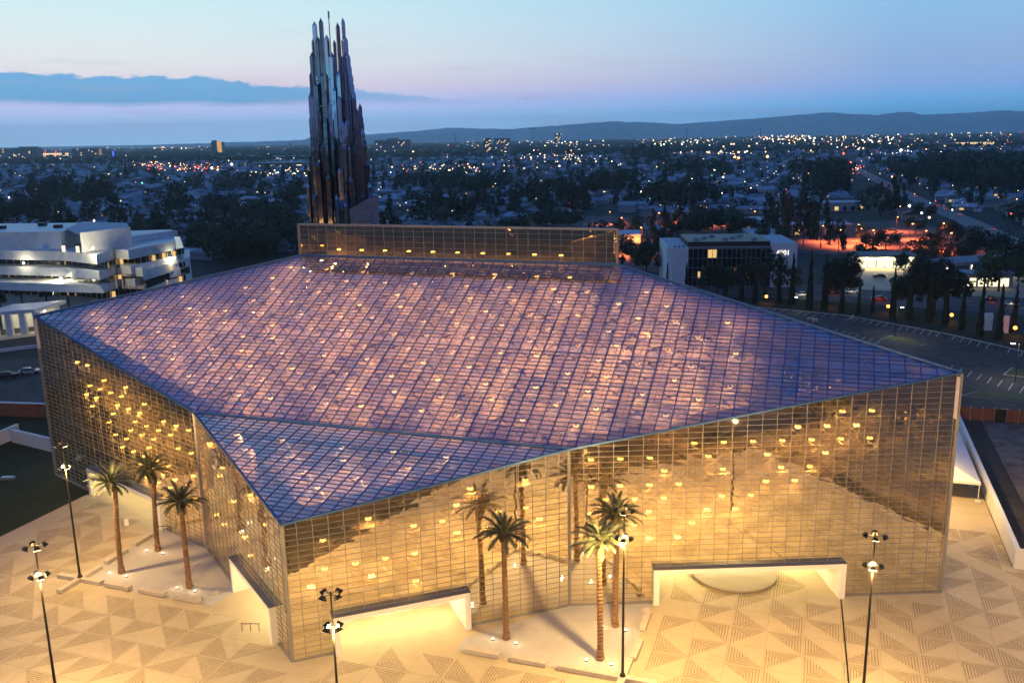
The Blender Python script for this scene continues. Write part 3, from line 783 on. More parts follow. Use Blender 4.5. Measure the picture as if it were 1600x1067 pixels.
palm((-45.24, 105.31, .03), 10.2, 2, 'date palm of the left bed standing closest to the glass wall')
palm((-37.85, 95.42, .03), 10.0, 3, 'date palm of the left bed nearest the front white doorway')
palm((-1.14, 83.3, .03), 11.0, 4, 'date palm standing alone at the left of the right bed')
palm((8.11, 79.29, .03), 12.0, 5, 'foremost date palm of the right bed with a bright yellow-green crown')
palm((10.27, 85.39, .03), 11.9, 6, 'dark-crowned date palm of the right bed just behind the foremost one')

# small things standing about on the paving
p = seen(198, 820); o = thing('sandwich_board', 'small white sandwich board standing on the paving before the far left doorway', 'sign', (p.x, p.y, .01), .6); o.scale = (.75, .75, .8)
for s in (-1, 1): b = MB(); b.hexa([(-.35, s * .3 - .02, 0), (.35, s * .3 - .02, 0), (.35, s * .3 + .02, 0), (-.35, s * .3 + .02, 0)], [(-.35, s * .03 - .02, 1.1), (.35, s * .03 - .02, 1.1), (.35, s * .03 + .02, 1.1), (-.35, s * .03 + .02, 1.1)]); b.build('board', M['white'], o)
p = seen(147, 768); o = thing('hand_cart', 'small red and white hand cart parked by the far left doorway', 'cart', (p.x, p.y, .01), .3)
b = MB(); b.box(-.8, .8, -.45, .45, .35, 1.05); b.build('tub', M['car_red'], o); b = MB(); b.box(-.84, .84, -.49, .49, 1.05, 1.15); b.build('lid', M['white'], o)
for x in (-.5, .5): b = MB(); b.tube((x, -.5, .2), (x, .5, .2), .2, n=10); b.build('wheel', M['tyre'], o)
b = MB(); b.bar((-.8, 0, 1.0), (-1.4, 0, 1.25), .05, .05, ZD); b.build('handle', M['pole'], o)
for (x, y, lab) in ((256, 832, 'low metal handrail by the bench of the left palm bed near the glass'), (392, 986, 'short metal handrail before the front left doorway')):
    p = seen(x, y); o = thing('handrail', lab, 'handrail', (p.x, p.y, .01), ANG + .3)
    b = MB(); b.tube((-1.0, 0, .9), (1.0, 0, .9), .04, n=6); b.build('rail', M['pole'], o)
    for q in (-.9, 0, .9): b = MB(); b.tube((q, 0, 0), (q, 0, .9), .035, n=6); b.build('post', M['pole'], o)

# ================================================================== right side: white garden wall, planting strip, bare lot, fence, tent
q = MB(); q.box(71.6, 72.15, 8.6, 66, 0, 2.4); q.box(72.152, 79, 8.6, 9.1, 0, 2.38)
o = q.build('garden_wall', M['white']); o.location = O; o.rotation_euler = (0, 0, ANG); tag(o, 'long low white wall along the right edge of the plaza', 'wall')
sheet('planting_strip', M['soil'], UN((72.2, 9.2), (76.2, 9.2), (76.2, 66), (72.2, 66)), .02)
sheet('planting_strip', M['soil'], UN((75.1, -47), (78.4, -47), (78.4, 8.5), (75.1, 8.5)), .02)
sheet('bare_lot', M['dirt'], UN((76.3, -120), (150, -120), (150, 68), (76.3, 68)), .012)
def un_obj(o): o.location = O; o.rotation_euler = (0, 0, ANG); return o
fn = thing('board_fence', 'red-brown board fence at the far side of the bare lot', 'fence', O, ANG)
for k in range(34):
    u0 = 70.8 + k * 1.9
    q = MB(); q.box(u0, u0 + 1.82, 68.2, 68.32, .1, 2.35 + random.uniform(-.06, .06)); q.build('fence_panel', M['fence_wood'] if k % 7 != 4 else M['pole'], fn)
    q = MB(); q.box(u0 - .07, u0 + .07, 68.33, 68.45, 0, 2.5); q.build('fence_post', M['white'], fn)
for k, uu in enumerate((83, 104)):
    q = MB(); q.box(uu, uu + 8, 66.8, 67.3, 0, .7); q.box(uu, uu + 8, 66.9, 67.2, .7, .95)
    o = un_obj(q.build('road_barrier', M['concrete'])); tag(o, ['pale concrete barrier along the red-brown fence, nearer the church', 'pale concrete barrier along the red-brown fence, farther from the church'][k], 'barrier', 'barriers by the fence')
tn = thing('event_tent', 'white peaked canopy tent standing beside the low white wall', 'tent', O, ANG)
u0, u1, n0, n1 = 61.5, 70.6, 28.5, 52
q = MB(); um = (u0 + u1) / 2
q.face((u0, n0, 2.9), (u1, n0, 2.9), (um, n0 + 2.5, 4.9)); q.face((u1, n0, 2.9), (u1, n1, 2.9), (um, n1 - 2.5, 4.9), (um, n0 + 2.5, 4.9)); q.face((u1, n1, 2.9), (u0, n1, 2.9), (um, n1 - 2.5, 4.9)); q.face((u0, n1, 2.9), (u0, n0, 2.9), (um, n0 + 2.5, 4.9), (um, n1 - 2.5, 4.9))
q.build('canopy', M['canvas'], tn)
q = MB()
for a_, b_ in (((u0, n0), (u1, n0)), ((u1, n0), (u1, n1)), ((u1, n1), (u0, n1)), ((u0, n1), (u0, n0))): q.bar((a_[0], a_[1], 2.72), (b_[0], b_[1], 2.72), .05, .36, ZD)
q.build('valance', M['canvas'], tn)
for uu in (u0 + .1, u1 - .1):
    for nn_ in (n0 + .1, n0 + 6, n0 + 12, n0 + 18, n1 - .1):
        q = MB(); q.tube((uu, nn_, 0), (uu, nn_, 2.75), .06, n=6); q.build('post', M['white'], tn)
        q = MB(); q.box(uu - .35, uu + .35, nn_ - .35, nn_ + .35, .005, .3); q.build('weight', M['white'], tn)

# planted edge in front of the plaza (seen mirrored in the glass)
sheet('planting_bed', M['soil'], UN((-60, -80), (60, -80), (60, -47.3), (-60, -47.3)), .02)
sheet('front_lot', M['asphalt_old'], UN((-90, -150), (76, -150), (76, -80.3), (-90, -80.3)), .01)

# ================================================================== trees
def crown_mesh(kind, seed, n, m):
    r = random.Random(seed); b = MB()
    lobes = []
    if kind == 'bushy':
        for k in range(24): a = r.uniform(0, 6.28); e = r.uniform(-.6, 1); w = r.uniform(.2, .62) * (1 - .4 * max(0, e)); lobes.append((Vector((math.cos(a) * w * .85, math.sin(a) * w * .85, .60 + .32 * e)), r.uniform(.10, .22)))
    if kind == 'round':
        for k in range(11): a = r.uniform(0, 6.28); e = r.uniform(-.5, 1); lobes.append((Vector((math.cos(a) * .58 * (1 - .35 * abs(e)), math.sin(a) * .58 * (1 - .35 * abs(e)), .62 + .30 * e)), r.uniform(.18, .34)))
    elif kind == 'tall':
        for k in range(14): t = k / 13; a = r.uniform(0, 6.28); w = .30 * (1 - t) ** .6 + .05; lobes.append((Vector((math.cos(a) * w, math.sin(a) * w, .25 + .72 * t)), r.uniform(.10, .2) * (1.15 - .6 * t)))
    elif kind == 'cone':
        for k in range(18): t = k / 17; a = r.uniform(0, 6.28); w = .26 * (1 - t); lobes.append((Vector((math.cos(a) * w, math.sin(a) * w, .15 + .82 * t)), .05 + .15 * (1 - t)))
    elif kind == 'airy':
        for k in range(13): a = r.uniform(0, 6.28); e = r.random(); w = r.uniform(.1, .42); lobes.append((Vector((math.cos(a) * w, math.sin(a) * w, .42 + .55 * e)), r.uniform(.10, .19)))
    elif kind == 'column':
        for k in range(16): t = k / 15; lobes.append((Vector((r.uniform(-.006, .006), r.uniform(-.006, .006), .03 + .95 * t)), (.060 * (1 - t) ** .75 + .003)))
    wts = [l[1] ** 2 for l in lobes]
    for k in range(n):
        c, rad = r.choices(lobes, wts)[0]
        d = Vector((r.gauss(0, 1), r.gauss(0, 1), r.gauss(0, 1))).normalized()
        p = c + d * rad * r.uniform(.6, 1.08)
        s = r.uniform(.05, .10) * {'bushy': .45, 'round': .85, 'tall': .75, 'cone': .75, 'airy': .7, 'column': .34}[kind]
        x = Vector((r.gauss(0, 1), r.gauss(0, 1), r.gauss(0, 1))).normalized(); x = (x - d * x.dot(d) * .6).normalized(); y = d.cross(x).normalized()
        if kind == 'column': x = (Vector((0, 0, 1)) * 1.6 + x * .5)
        b.face(p - x * s, p + y * s * .6, p + x * s, p - y * s * .6)
    return b.mesh('crown', m)
def tree_trunk(kind, seed):
    r = random.Random(seed); b = MB(); top = {'round': .55, 'tall': .85, 'cone': .9, 'airy': .6, 'column': .5}[kind]; w = {'round': .035, 'column': .02}.get(kind, .022)
    p = Vector((0, 0, -.01)); q = Vector((r.uniform(-.02, .02), r.uniform(-.02, .02), top * .5)); e = Vector((r.uniform(-.05, .05), r.uniform(-.05, .05), top))
    b.tube(p, q, w, w * .75, 6); b.tube(q, e, w * .75, w * .3, 6)
    if kind in ('round', 'airy'):
        for k in range(6):
            a = k * 1.05 + r.uniform(-.3, .3); b.tube(q.lerp(e, r.uniform(0, .6)), Vector((math.cos(a) * .38, math.sin(a) * .38, r.uniform(.5, .8))), w * .45, w * .12, 5)
    return b.mesh('trunk', M['bark'])
TREE = {}
for kind, n, m in (('round', 900, 'leaf_dark'), ('round', 900, 'leaf_mid'), ('tall', 520, 'leaf_dark'), ('cone', 620, 'leaf_dark'), ('airy', 420, 'leaf_mid')):
    TREE.setdefault(kind, []).extend((crown_mesh(kind, 10 + s, n, M[m]), tree_trunk(kind, s)) for s in range(2))
TREE['column'] = [(crown_mesh('column', 40 + s, 1500, M['leaf_cyp']), tree_trunk('column', s)) for s in range(3)]
TREE['big'] = [(crown_mesh('bushy', 60 + s, 4200, M['leaf_dark']), tree_trunk('round', 60 + s)) for s in range(2)]
KIND_NAME = {'round': 'broad_tree', 'tall': 'tall_tree', 'cone': 'pine_tree', 'airy': 'slender_tree', 'column': 'cypress_tree', 'big': 'broad_tree'}
def tree(kind, loc, h, label, group, w=1.0, idx=None):
    pr = TREE[kind]; cr, tk = pr[random.randrange(len(pr)) if idx is None else idx % len(pr)]
    o = thing(KIND_NAME[kind], label, 'tree', loc, random.uniform(0, 6.28), group)
    o.scale = (h * w, h * w, h)
    link('crown', cr, o); link('trunk', tk, o)
    return o
# trees on the planted edge before the plaza, seen mirrored in the glass
for k, (u, n, h) in enumerate(((8, -56, 8), (22, -60, 9), (34, -55, 7), (46, -58, 8), (58, -54, 9), (72, -60, 8), (-20, -60, 8), (90, -50, 7), (100, -60, 8), (-70, -18, 9), (-82, -6, 10), (-76, -34, 9))):
    tree('round', U(u, n, .02), h, 'broad garden tree on the dark planted edge round the plaza', 'garden trees round the plaza')

# ================================================================== small makers: cars, lamps, houses
def car_meshes():
    body = MB()
    for (x0, x1, z0, z1, w0, w1) in ((-2.25, 2.25, .30, .72, .88, .86), (-2.2, 2.2, .72, .88, .86, .80)):
        body.hexa([(x0, -w0, z0), (x1, -w0, z0), (x1, w0, z0), (x0, w0, z0)], [(x0 + .04, -w1, z1), (x1 - .06, -w1, z1), (x1 - .06, w1, z1), (x0 + .04, w1, z1)])
    body.hexa([(-1.15, -.62, 1.38), (.45, -.62, 1.38), (.45, .62, 1.38), (-1.15, .62, 1.38)], [(-1.05, -.58, 1.43), (.38, -.58, 1.43), (.38, .58, 1.43), (-1.05, .58, 1.43)])
    gl = MB(); gl.hexa([(-1.85, -.78, .88), (1.25, -.78, .88), (1.25, .78, .88), (-1.85, .78, .88)], [(-1.17, -.64, 1.378), (.47, -.64, 1.378), (.47, .64, 1.378), (-1.17, .64, 1.378)])
    wh = MB(); wh.tube((0, -.1, 0), (0, .1, 0), .32, n=12)
    hl = MB(); hl.box(2.215, 2.25, -.14, .14, .58, .70)
    tl = MB(); tl.box(-2.25, -2.215, -.14, .14, .62, .76)
    return body, gl.mesh('window_band', M['dark_glass']), wh.mesh('wheel', M['tyre']), hl.mesh('headlight', M['white_panel']), tl.mesh('tail_light', M['red_light'])
_cb, _cg, _cw, _ch, _ct = car_meshes()
CARB = {c: _cb.mesh('body', M['car_' + c]) for c in ('dark', 'silver', 'white', 'red')}
def car(loc, rz, colour, label, group=None):
    o = thing('parked_car', label, 'car', loc, rz, group)
    link('body', CARB[colour], o); link('window_band', _cg, o)
    for x in (-1.4, 1.4):
        for y in (-.8, .8): link('wheel', _cw, o, (x, y, .32))
    for y in (-.62, .62): link('headlight', _ch, o, (0, y, 0)); link('tail_light', _ct, o, (0, y, 0))
    return o
def lamp_post(loc, h, label, m, power, col, group, arm=1.2, rz=0, cat='street lamp'):
    o = thing('street_lamp', label, cat, loc, rz, group)
    b = MB(); b.tube((0, 0, 0), (0, 0, h), .10, .06, 7); b.build('pole', M['pole'], o)
    b = MB(); b.tube((0, 0, h - .05), (arm, 0, h + .1), .04, n=5); b.build('arm', M['pole'], o)
    b = MB(); b.box(arm - .3, arm + .4, -.2, .2, h + .05, h + .22); hd = b.build('lamp_head', M['pole'], o)
    b = MB(); b.box(arm - .28, arm + .38, -.19, .19, h - .12, h + .048); b.build('lens', m, hd)
    if power: point('post_lamp', (arm, 0, h - .2), power, col, .2, o, R(150) if m is M['sodium'] else None)
    return o
def block(name, b, m, parent): return b.build(name, m, parent)

# ================================================================== mirrored bell tower: pointed steel prisms in stepped rings
tw = thing('steel_tower', 'tall mirrored steel tower of pointed prisms behind the glass church', 'tower', (-30.6, 166, 0))
rt = random.Random(5)
def prism(x, y, z0, z1, r, rot, n=4, m='steel'):
    b = MB(); k = [(x + r * math.cos(rot + 2 * math.pi * i / n), y + r * math.sin(rot + 2 * math.pi * i / n)) for i in range(n)]
    tip = r * 1.9
    b.v += [(p[0], p[1], z0) for p in k] + [(p[0], p[1], z1 - tip) for p in k] + [(x, y, z1), (x, y, z0 - tip * .8)]
    for i in range(n):
        j = (i + 1) % n; b.f += [(i, j, n + j, n + i), (n + i, n + j, 2 * n), (j, i, 2 * n + 1)]
    b.build('prism', M[m], tw)
TC = Vector((-30.6, 166, 0))
for ring, (rad, num, lo, hi, zb, pr) in enumerate(((4.7, 19, 20, 40, 2, .50), (4.0, 17, 34, 50, 4, .48), (3.3, 14, 46, 58, 10, .46), (2.4, 9, 54, 62, 20, .42))):
    for k in range(num):
        a = 2 * math.pi * (k + .5 * (ring % 2)) / num + rt.uniform(-.05, .05)
        prism(rad * math.cos(a), rad * math.sin(a), zb + rt.uniform(0, 3), rt.uniform(lo, hi), pr * rt.uniform(.85, 1.12), a + rt.choice((.35, .6, .785, 1.0)), 4, 'steel' if rt.random() < .35 else 'steel_dark')
# the spikes one can pick out from the front, highest first
for k, (x, y, w) in enumerate(((491, 33, 5), (501, 28, 5), (527, 35, 5), (537, 29, 5), (489, 59, 5), (496, 56, 6), (510, 54, 5), (522, 62, 4), (535, 56, 6), (542, 57, 6), (487, 82, 5), (491, 81, 5), (518, 81, 6), (532, 80, 7), (548, 84, 6), (539, 70, 6), (486, 110, 6), (504, 112, 5), (529, 110, 5), (553, 113, 6), (543, 96, 7), (522, 135, 5), (538, 136, 5), (557, 137, 5), (485, 142, 7), (547, 124, 7), (494, 128, 5), (515, 160, 5), (547, 160, 6), (562, 161, 5), (529, 150, 5), (509, 184, 6), (556, 184, 5), (565, 186, 5), (487, 176, 7), (497, 170, 6), (535, 190, 5),
                                  (485, 236, 5), (483, 259, 5), (481, 285, 5), (569, 222, 5), (573, 250, 6), (577, 284, 6), (520, 215, 5), (504, 222, 5), (545, 226, 5), (556, 240, 6), (496, 250, 6), (530, 262, 5), (512, 270, 6), (548, 275, 6), (539, 316, 4), (564, 300, 6), (490, 300, 6), (525, 304, 5), (559, 140, 6), (560, 150, 6), (555, 126, 6), (551, 100, 6), (546, 88, 6), (566, 200, 6), (568, 212, 6), (563, 176, 6), (550, 136, 7), (541, 104, 7), (558, 170, 6))):
    z_ = max(0, min(1, (y - 28) / 260)); rad = 1.8 + 3.4 * z_
    t_ = seen_at(x, y, 166); dx = t_.x - TC.x; dy = -math.sqrt(max(.05, (rad + .6) ** 2 - dx * dx)) if abs(dx) < rad + .6 else -.2
    t_ = seen_at(x, y, 166 + dy)
    right = x > 531
    prism(t_.x - TC.x, dy if not right or y > 150 else -2.6 - .15 * (x - 540), max(1, t_.z - 34 + rt.uniform(-6, 2)), t_.z, w * .088, (.785 + .42) if right else rt.choice((.3, .62, .95, 1.2)), 4, 'steel' if (right and y < 150) or k % 3 == 0 else 'steel_dark')
for k in range(70):   # thin needles between
    a = rt.uniform(math.pi, 2 * math.pi); z1 = rt.uniform(16, 62); rad = 5.0 - 3.0 * max(0, (z1 - 14) / 56)
    prism((rad + .45) * math.cos(a), (rad + .45) * math.sin(a), max(1, z1 - rt.uniform(10, 30)), z1, rt.uniform(.2, .34), rt.uniform(0, 1.57), 4, 'steel' if k % 3 == 0 else 'steel_dark')
for z in (33, 41, 50, 56, 60.5):
    b = MB(); rr_ = 4.6 if z < 45 else 3.4
    for k in range(14):
        a0, a1 = 2 * math.pi * k / 14, 2 * math.pi * (k + 1) / 14; b.tube((rr_ * math.cos(a0), rr_ * math.sin(a0), z), (rr_ * math.cos(a1), rr_ * math.sin(a1), z), .08, n=4)
    b.build('brace_ring', M['steel_dark'], tw)
b = MB(); b.tube((-.4, 0, 10), (-.4, 0, 71.6), .16, .09, 6); b.tube((-.4, 0, 70.9), (-.4, 0, 72.1), .17, n=6); b.build('spire_rod', M['steel_dark'], tw)
b = MB(); b.lathe(((3.6, 0), (3.6, 30), (2.6, 44), (1.2, 54)), 12); b.build('core', M['steel_dark'], tw)
p = seen_at(569, 330, 156); st = thing('stone_slab', 'rough pink stone slab block standing beside the foot of the steel tower', 'building', (p.x, p.y, 0), ANG)
b = MB(); b.hexa([(-2.0, -1.5, 0), (2.0, -1.5, 0), (2.0, 1.5, 0), (-2.0, 1.5, 0)], [(-2.0, -1.5, 38.6), (2.0, -1.5, 40.6), (2.0, 1.5, 40.6), (-2.0, 1.5, 38.6)]); b.build('wall', M['stone'], st)
b = MB()
for k in range(24): b.box(-2.02, 2.02, -1.55, -1.51, k * 1.55 + .9, k * 1.55 + .96)
b.build('course_joint', M['roof_c'], st)

# ================================================================== white office at the left: stacked bands and terraces
of = thing('white_office', 'white office of stacked bands and terraces lit by floodlights left of the church', 'office building', (0, 0, 0))
def slab(name, m, pts, z0, z1, parent=of):
    b = MB(); b.prism(pts, z0, z1); return b.build(name, m, parent)
def px(x, y, z): p = seen(x, y, z); return (p.x, p.y)
E_ = [px(-60, 389, 19.6), px(100, 392, 19.6), px(150, 397, 19.6), px(178, 388, 19.6), px(200, 390, 19.6), px(274, 375.5, 19.6)]
b0 = [(-52 + -150, 330), (-86, 340)]
def ring(pts, back=64, dx=0):
    (xa, ya), (xb, yb) = pts[0], pts[-1]; k = back * .62
    return pts + [(xb * (1 + k / yb) - 1, yb + k), (xa * (1 + k / ya) - 8, ya + k)]
def shift(pts, d): return [(x + d * .12, y + d) for x, y in pts]
GL = M['dark_glass']
slab('ground_floor', M['white_panel'], ring(shift(E_, 9)), 0, 5.2)
slab('window_band', GL, ring(shift(E_, 4.5), 60), 5.2, 8.0)
slab('spandrel_band', M['white_panel'], ring(shift(E_[:2], -4.5) + shift(E_[2:], 1.5)), 8.0, 10.4)
slab('window_band', GL, ring(shift(E_, 5), 60), 10.4, 12.0)
slab('spandrel_band', M['white_panel'], ring(shift(E_[:2], -.5) + shift(E_[2:], .4)), 12.0, 14.6)
slab('window_band', GL, ring(shift(E_, 5), 58), 14.6, 16.6)
slab('parapet_band', M['white_panel'], ring(E_), 16.6, 19.4)
for (z0, z1, dd) in ((5.2, 8.0, 4.5), (10.4, 12.0, 5), (14.6, 16.6, 5)):
    line = shift(E_, dd)
    for (xa, ya), (xb, yb) in zip(line, line[1:]):
        ln_ = math.hypot(xb - xa, yb - ya); m_ = max(1, int(ln_ / 2.6))
        for k in range(m_):
            t = (k + .5) / m_; x, y = xa + (xb - xa) * t, ya + (yb - ya) * t - .06
            b = MB(); b.box(x - .06, x + .06, y - .06, y + .06, z0, z1); b.build('mullion', M['white_panel'], of)
            if rt.random() < .16: b = MB(); b.box(x + .15, x + 1.2, y - .03, y + .02, z0 + .1, z1 - .2); b.build('lit_window', M['lit_window'], of)
# terrace bays with zigzag balcony fronts
bay = [px(113, 425, 13.8), px(135, 420, 13.8), px(155, 424, 13.8), px(178, 418, 13.8), px(222, 419, 13.8)]
slab('balcony_front', M['white_panel'], bay + [(bay[-1][0], bay[-1][1] + 9), (bay[0][0], bay[0][1] + 9)], 11.2, 13.9)
slab('balcony_deck', M['concrete'], [(x, y + .1) for x, y in bay] + [(bay[-1][0], bay[-1][1] + 9), (bay[0][0], bay[0][1] + 9)], 7.4, 8.3)
for k in range(10):
    x = bay[0][0] + (bay[-1][0] - bay[0][0]) * (k + .5) / 10; y = bay[0][1] + 1.4
    b = MB(); b.box(x - .09, x + .09, y, y + .18, 8.3, 11.2); b.build('balcony_post', M['white_panel'], of)
# right wing, lower, with its own terrace
rw = [px(222, 425, 12.6), px(297, 403, 12.6)]
rx0, ry0, rx1, ry1 = rw[0][0], rw[0][1], rw[1][0], rw[1][1]
slab('wing_base', M['white_panel'], [(rx0, ry0), (rx1, ry1), (rx1 * (1 + 25 / ry1), ry1 + 25), (rx0 - 4, ry0 + 30)], 0, 7.4)
slab('window_band', GL, [(rx0 + .4, ry0 + 1.2), (rx1 - .9, ry1 + 1.2), (rx1 * (1 + 24 / ry1) - 1, ry1 + 24), (rx0 - 3, ry0 + 30)], 7.4, 9.9)
slab('wing_band', M['white_panel'], [(rx0, ry0), (rx1, ry1), (rx1 * (1 + 25 / ry1), ry1 + 25), (rx0 - 4, ry0 + 30)], 9.9, 12.9)
# roof plant room with its tall lit screen wall
T = [px(-60, 379, 21.5), px(96, 378, 21.5)]
slab('plant_room', M['white_panel'], [T[0], T[1], (T[1][0] - 4, T[1][1] + 30), (T[0][0] - 8, T[0][1] + 30)], 19.4, 24.6)
S = [tuple(seen_at(128, 389, 262))[:2], tuple(seen_at(205, 367, 277))[:2]]
b = MB(); b.obox(((S[0][0] + S[1][0]) / 2, (S[0][1] + S[1][1]) / 2, 22.4), ((S[1][0] - S[0][0]) / 2, (S[1][1] - S[0][1]) / 2, 0), (-.12, .35, 0), (0, 0, 2.9)); b.build('screen_wall', M['white_panel'], of)
slab('roof_deck', M['flat_roof'], [(T[1][0] - 2, T[1][1] + 8), (S[0][0], S[0][1] + .8), (S[1][0] - .5, S[1][1] + .8), (S[1][0] * (1 + 22 / S[1][1]) - 1, S[1][1] + 22), (T[1][0] - 9, T[1][1] + 34)], 24.3, 24.75)
slab('penthouse', M['white_panel'], [px(176, 385, 19.6), px(214, 377, 19.6), (px(268, 371, 19.6)[0], px(268, 371, 19.6)[1] + 6), (px(180, 378, 19.6)[0], px(180, 378, 19.6)[1] + 10)], 19.4, 21.4)
for k in range(5):
    b = MB(); x = T[1][0] - 8 - k * 9; b.box(x, x + 2.2, T[1][1] + 12 + k % 2 * 8, T[1][1] + 14 + k % 2 * 8, 24.6, 25.6); b.build('roof_unit', M['pole'], of)
for (x, y, z) in ((100, 389, 20.2), (122, 390, 20.2)):
    p = seen(x, y, z); b = MB(); b.box(p.x - .5, p.x + .5, p.y - .3, p.y - .2, z - .8, z + 1.0); b.build('lit_door', M['lit_white'], of)
for (x, y, z, pw) in ((148, 387, 21.4, 5200), (241, 398, 15.5, 7000), (205, 407, 14.6, 6000), (98, 434, 11.0, 5000), (136, 431, 10.2, 5000), (180, 427, 10.2, 5000), (92, 447, 7.6, 1400), (5, 443, 7.6, 1400), (275, 402, 14.2, 1300), (40, 410, 15.8, 700)):
    p = seen(x, y, z); b = MB(); b.octa((0, 0, 0), .42); l = b.build('terrace_light', M['cool_light'], of); l.location = (p.x, p.y - 1.2, z)
    point('terrace_lamp', (0, -2.0, .1), pw, (1, .90, .58), .3, l)
# small lit pavilion, lawn edge and balustrade in front of the office
pv = thing('entrance_pavilion', 'small white lit pavilion with open bays at the left edge before the office', 'pavilion', (0, 0, 0))
c0, c1 = px(-30, 528, 0), px(58, 520, 0)
slab('canopy_roof', M['white_panel'], [c0, c1, (c1[0] + 2, c1[1] + 14), (c0[0] + 2, c0[1] + 14)], 5.6, 6.6, pv)
slab('rear_wall', M['white_panel'], [(c0[0], c0[1] + 11), (c1[0], c1[1] + 11), (c1[0] + 1, c1[1] + 12), (c0[0], c0[1] + 12)], 0, 5.6, pv)
for k in range(5):
    t = k / 4; x, y = c0[0] + (c1[0] - c0[0]) * t, c0[1] + (c1[1] - c0[1]) * t
    b = MB(); b.box(x - .8, x + .8, y + .2, y + 1.4, 0, 5.6); b.build('pier', M['white_panel'], pv)
    if k < 4: b = MB(); b.octa((x + 3.5, y + 6, 5.2), .3); b.build('ceiling_lamp', M['white_light'], pv); point('pavilion_lamp', (x + 3.5, y + 6, 4.6), 260, (1, .86, .55), .3, pv)
ba = thing('white_balustrade', 'row of small white blocks edging the terrace left of the church', 'balustrade', (0, 0, 0))
a_, b_ = seen(-20, 553), seen(62, 543)
for k in range(22):
    p = a_.lerp(b_, k / 21); b = MB(); b.box(p.x - .38, p.x + .38, p.y - .2, p.y + .2, 0, .85); b.build('block', M['white'], ba)
sheet('terrace_walk', M['plaza'], [seen(-60, 540), seen(75, 522), seen(75, 515), seen(-60, 532)], .02)
for k, (x, y, h) in enumerate(((38, 493, 8), (76, 494, 7.5), (109, 488, 9), (146, 480, 8), (4, 503, 7))):
    p = seen(x, y); pass
    t = thing('fan_palm', ['fan palm before the office, beside the lit pavilion canopy', 'second fan palm from the lit pavilion, short and dark', 'tallest dark fan palm before the white office terraces', 'fan palm before the office nearest the glowing church roof', 'fan palm at the left edge behind the pavilion'][k], 'palm tree', (p.x, p.y, 0), k * 1.3, 'fan palms before the white office')
    b = MB(); b.tube((0, 0, 0), (0, 0, h), .3, .2, 8); b.build('trunk', M['bark'], t)
    b = MB(); r = random.Random(k)
    for q in range(190):
        a = r.uniform(0, 6.28); e = r.uniform(-.7, 1.3); d = Vector((math.cos(a) * math.cos(e), math.sin(a) * math.cos(e), math.sin(e))); s = Vector((-math.sin(a), math.cos(a), 0)) * .28
        o_ = Vector((0, 0, h)); m_ = o_ + d * r.uniform(1.1, 1.7); b.face(o_, m_ - s, m_ + d * .9 - Vector((0, 0, .45)), m_ + s)
    b.build('crown', M['leaf_dark'], t)
# dark service yard left of the church: road, ramp walls, retaining wall, two cars
sheet('service_road', M['asphalt'], [seen(-70, 632), seen(90, 628), seen(70, 560), seen(-70, 566)], .015)
for k, (pa, pb, h, m, lab) in enumerate((((-40, 648), (82, 652), 2.6, 'fence_wood', 'dark timber retaining wall left of the church beside the service road'), ((-40, 712), (30, 682), 2.2, 'white', 'low white ramp wall left of the church running toward the lawn'), ((20, 690), (84, 706), 2.2, 'white', 'low white ramp wall left of the church joining the glass corner'))):
    A_, B_ = seen(*pa), seen(*pb); o = thing('retaining_wall', lab, 'wall', (0, 0, 0)); q = MB(); q.bar(A_ + ZD * h / 2, B_ + ZD * h / 2, .4, h, ZD); q.build('wall', M[m], o)
    q = MB(); q.bar(A_ + ZD * (h + .08), B_ + ZD * (h + .08), .6, .16, ZD); q.build('coping', M['white'], o)
for k, (x, y, c) in enumerate(((12, 590, 'dark'), (46, 584, 'silver'))):
    p = seen(x, y); car((p.x, p.y, .02), R(20), c, ['dark car parked in the service road at the left edge', 'silver car parked in the service road near the glass corner'][k], 'cars in the service road')
p = seen(12, 748); b = MB(); b.box(-1.1, 1.1, -.5, .5, 0, .25); b.box(-.9, .9, -.4, .4, .25, .4); o = b.build('lawn_vent', M['car_silver']); o.location = (p.x, p.y, -.02); tag(o, 'small pale box lying on the dark lawn at the left', 'box')

# ================================================================== car park at the right behind the church
lot_edge = [seen(x, y) for x, y in ((1160, 478), (1240, 485.5), (1320, 493), (1400, 507), (1480, 522), (1560, 540), (1680, 569))]
lot = sheet('parking_lot', M['asphalt'], [(p.x, p.y) for p in lot_edge] + [U(150, 68.6), U(40, 68.6), U(20, 140)], .016)
sheet('verge', M['lawn'], [seen(1680, 520), seen(1560, 500), seen(1400, 476), seen(1240, 460), seen(1140, 452), (lot_edge[0].x, lot_edge[0].y)] + [(p.x, p.y + .2) for p in lot_edge[1:]], .02)
q = MB()
for a_, b_ in zip(lot_edge, lot_edge[1:]): q.bar(a_ + ZD * .08, b_ + ZD * .08, .42, .16, ZD)
struct(q.build('kerb', M['kerb']))
def lot_lines(pa, pb, dirpx, n, ln):
    A_, B_ = pa, pb; d = (dirpx - A_).normalized()
    for k in range(n):
        p = A_.lerp(B_, k / (n - 1)); q = MB(); q.bar(p + d * .4 + ZD * .024, p + d * (.4 + ln) + ZD * .024, .20, .008, ZD); q.build('stall_line', M['paint'], lot)
for a_, b_, n in ((0, 1, 7), (1, 2, 7), (2, 3, 8), (3, 4, 8), (4, 5, 7), (5, 6, 7)):
    lot_lines(lot_edge[a_], lot_edge[b_], lot_edge[a_] + (seen(1385, 519) - seen(1400, 507)), n, 5.2)
A_, B_ = seen(1310, 514), seen(1376, 532)
lot_lines(A_, B_, A_ + (seen(1295, 522) - A_), 7, 5)
A_, B_ = seen(1490, 570), seen(1600, 604)
lot_lines(A_, B_, A_ + (seen(1475, 585) - A_), 8, 5.5)
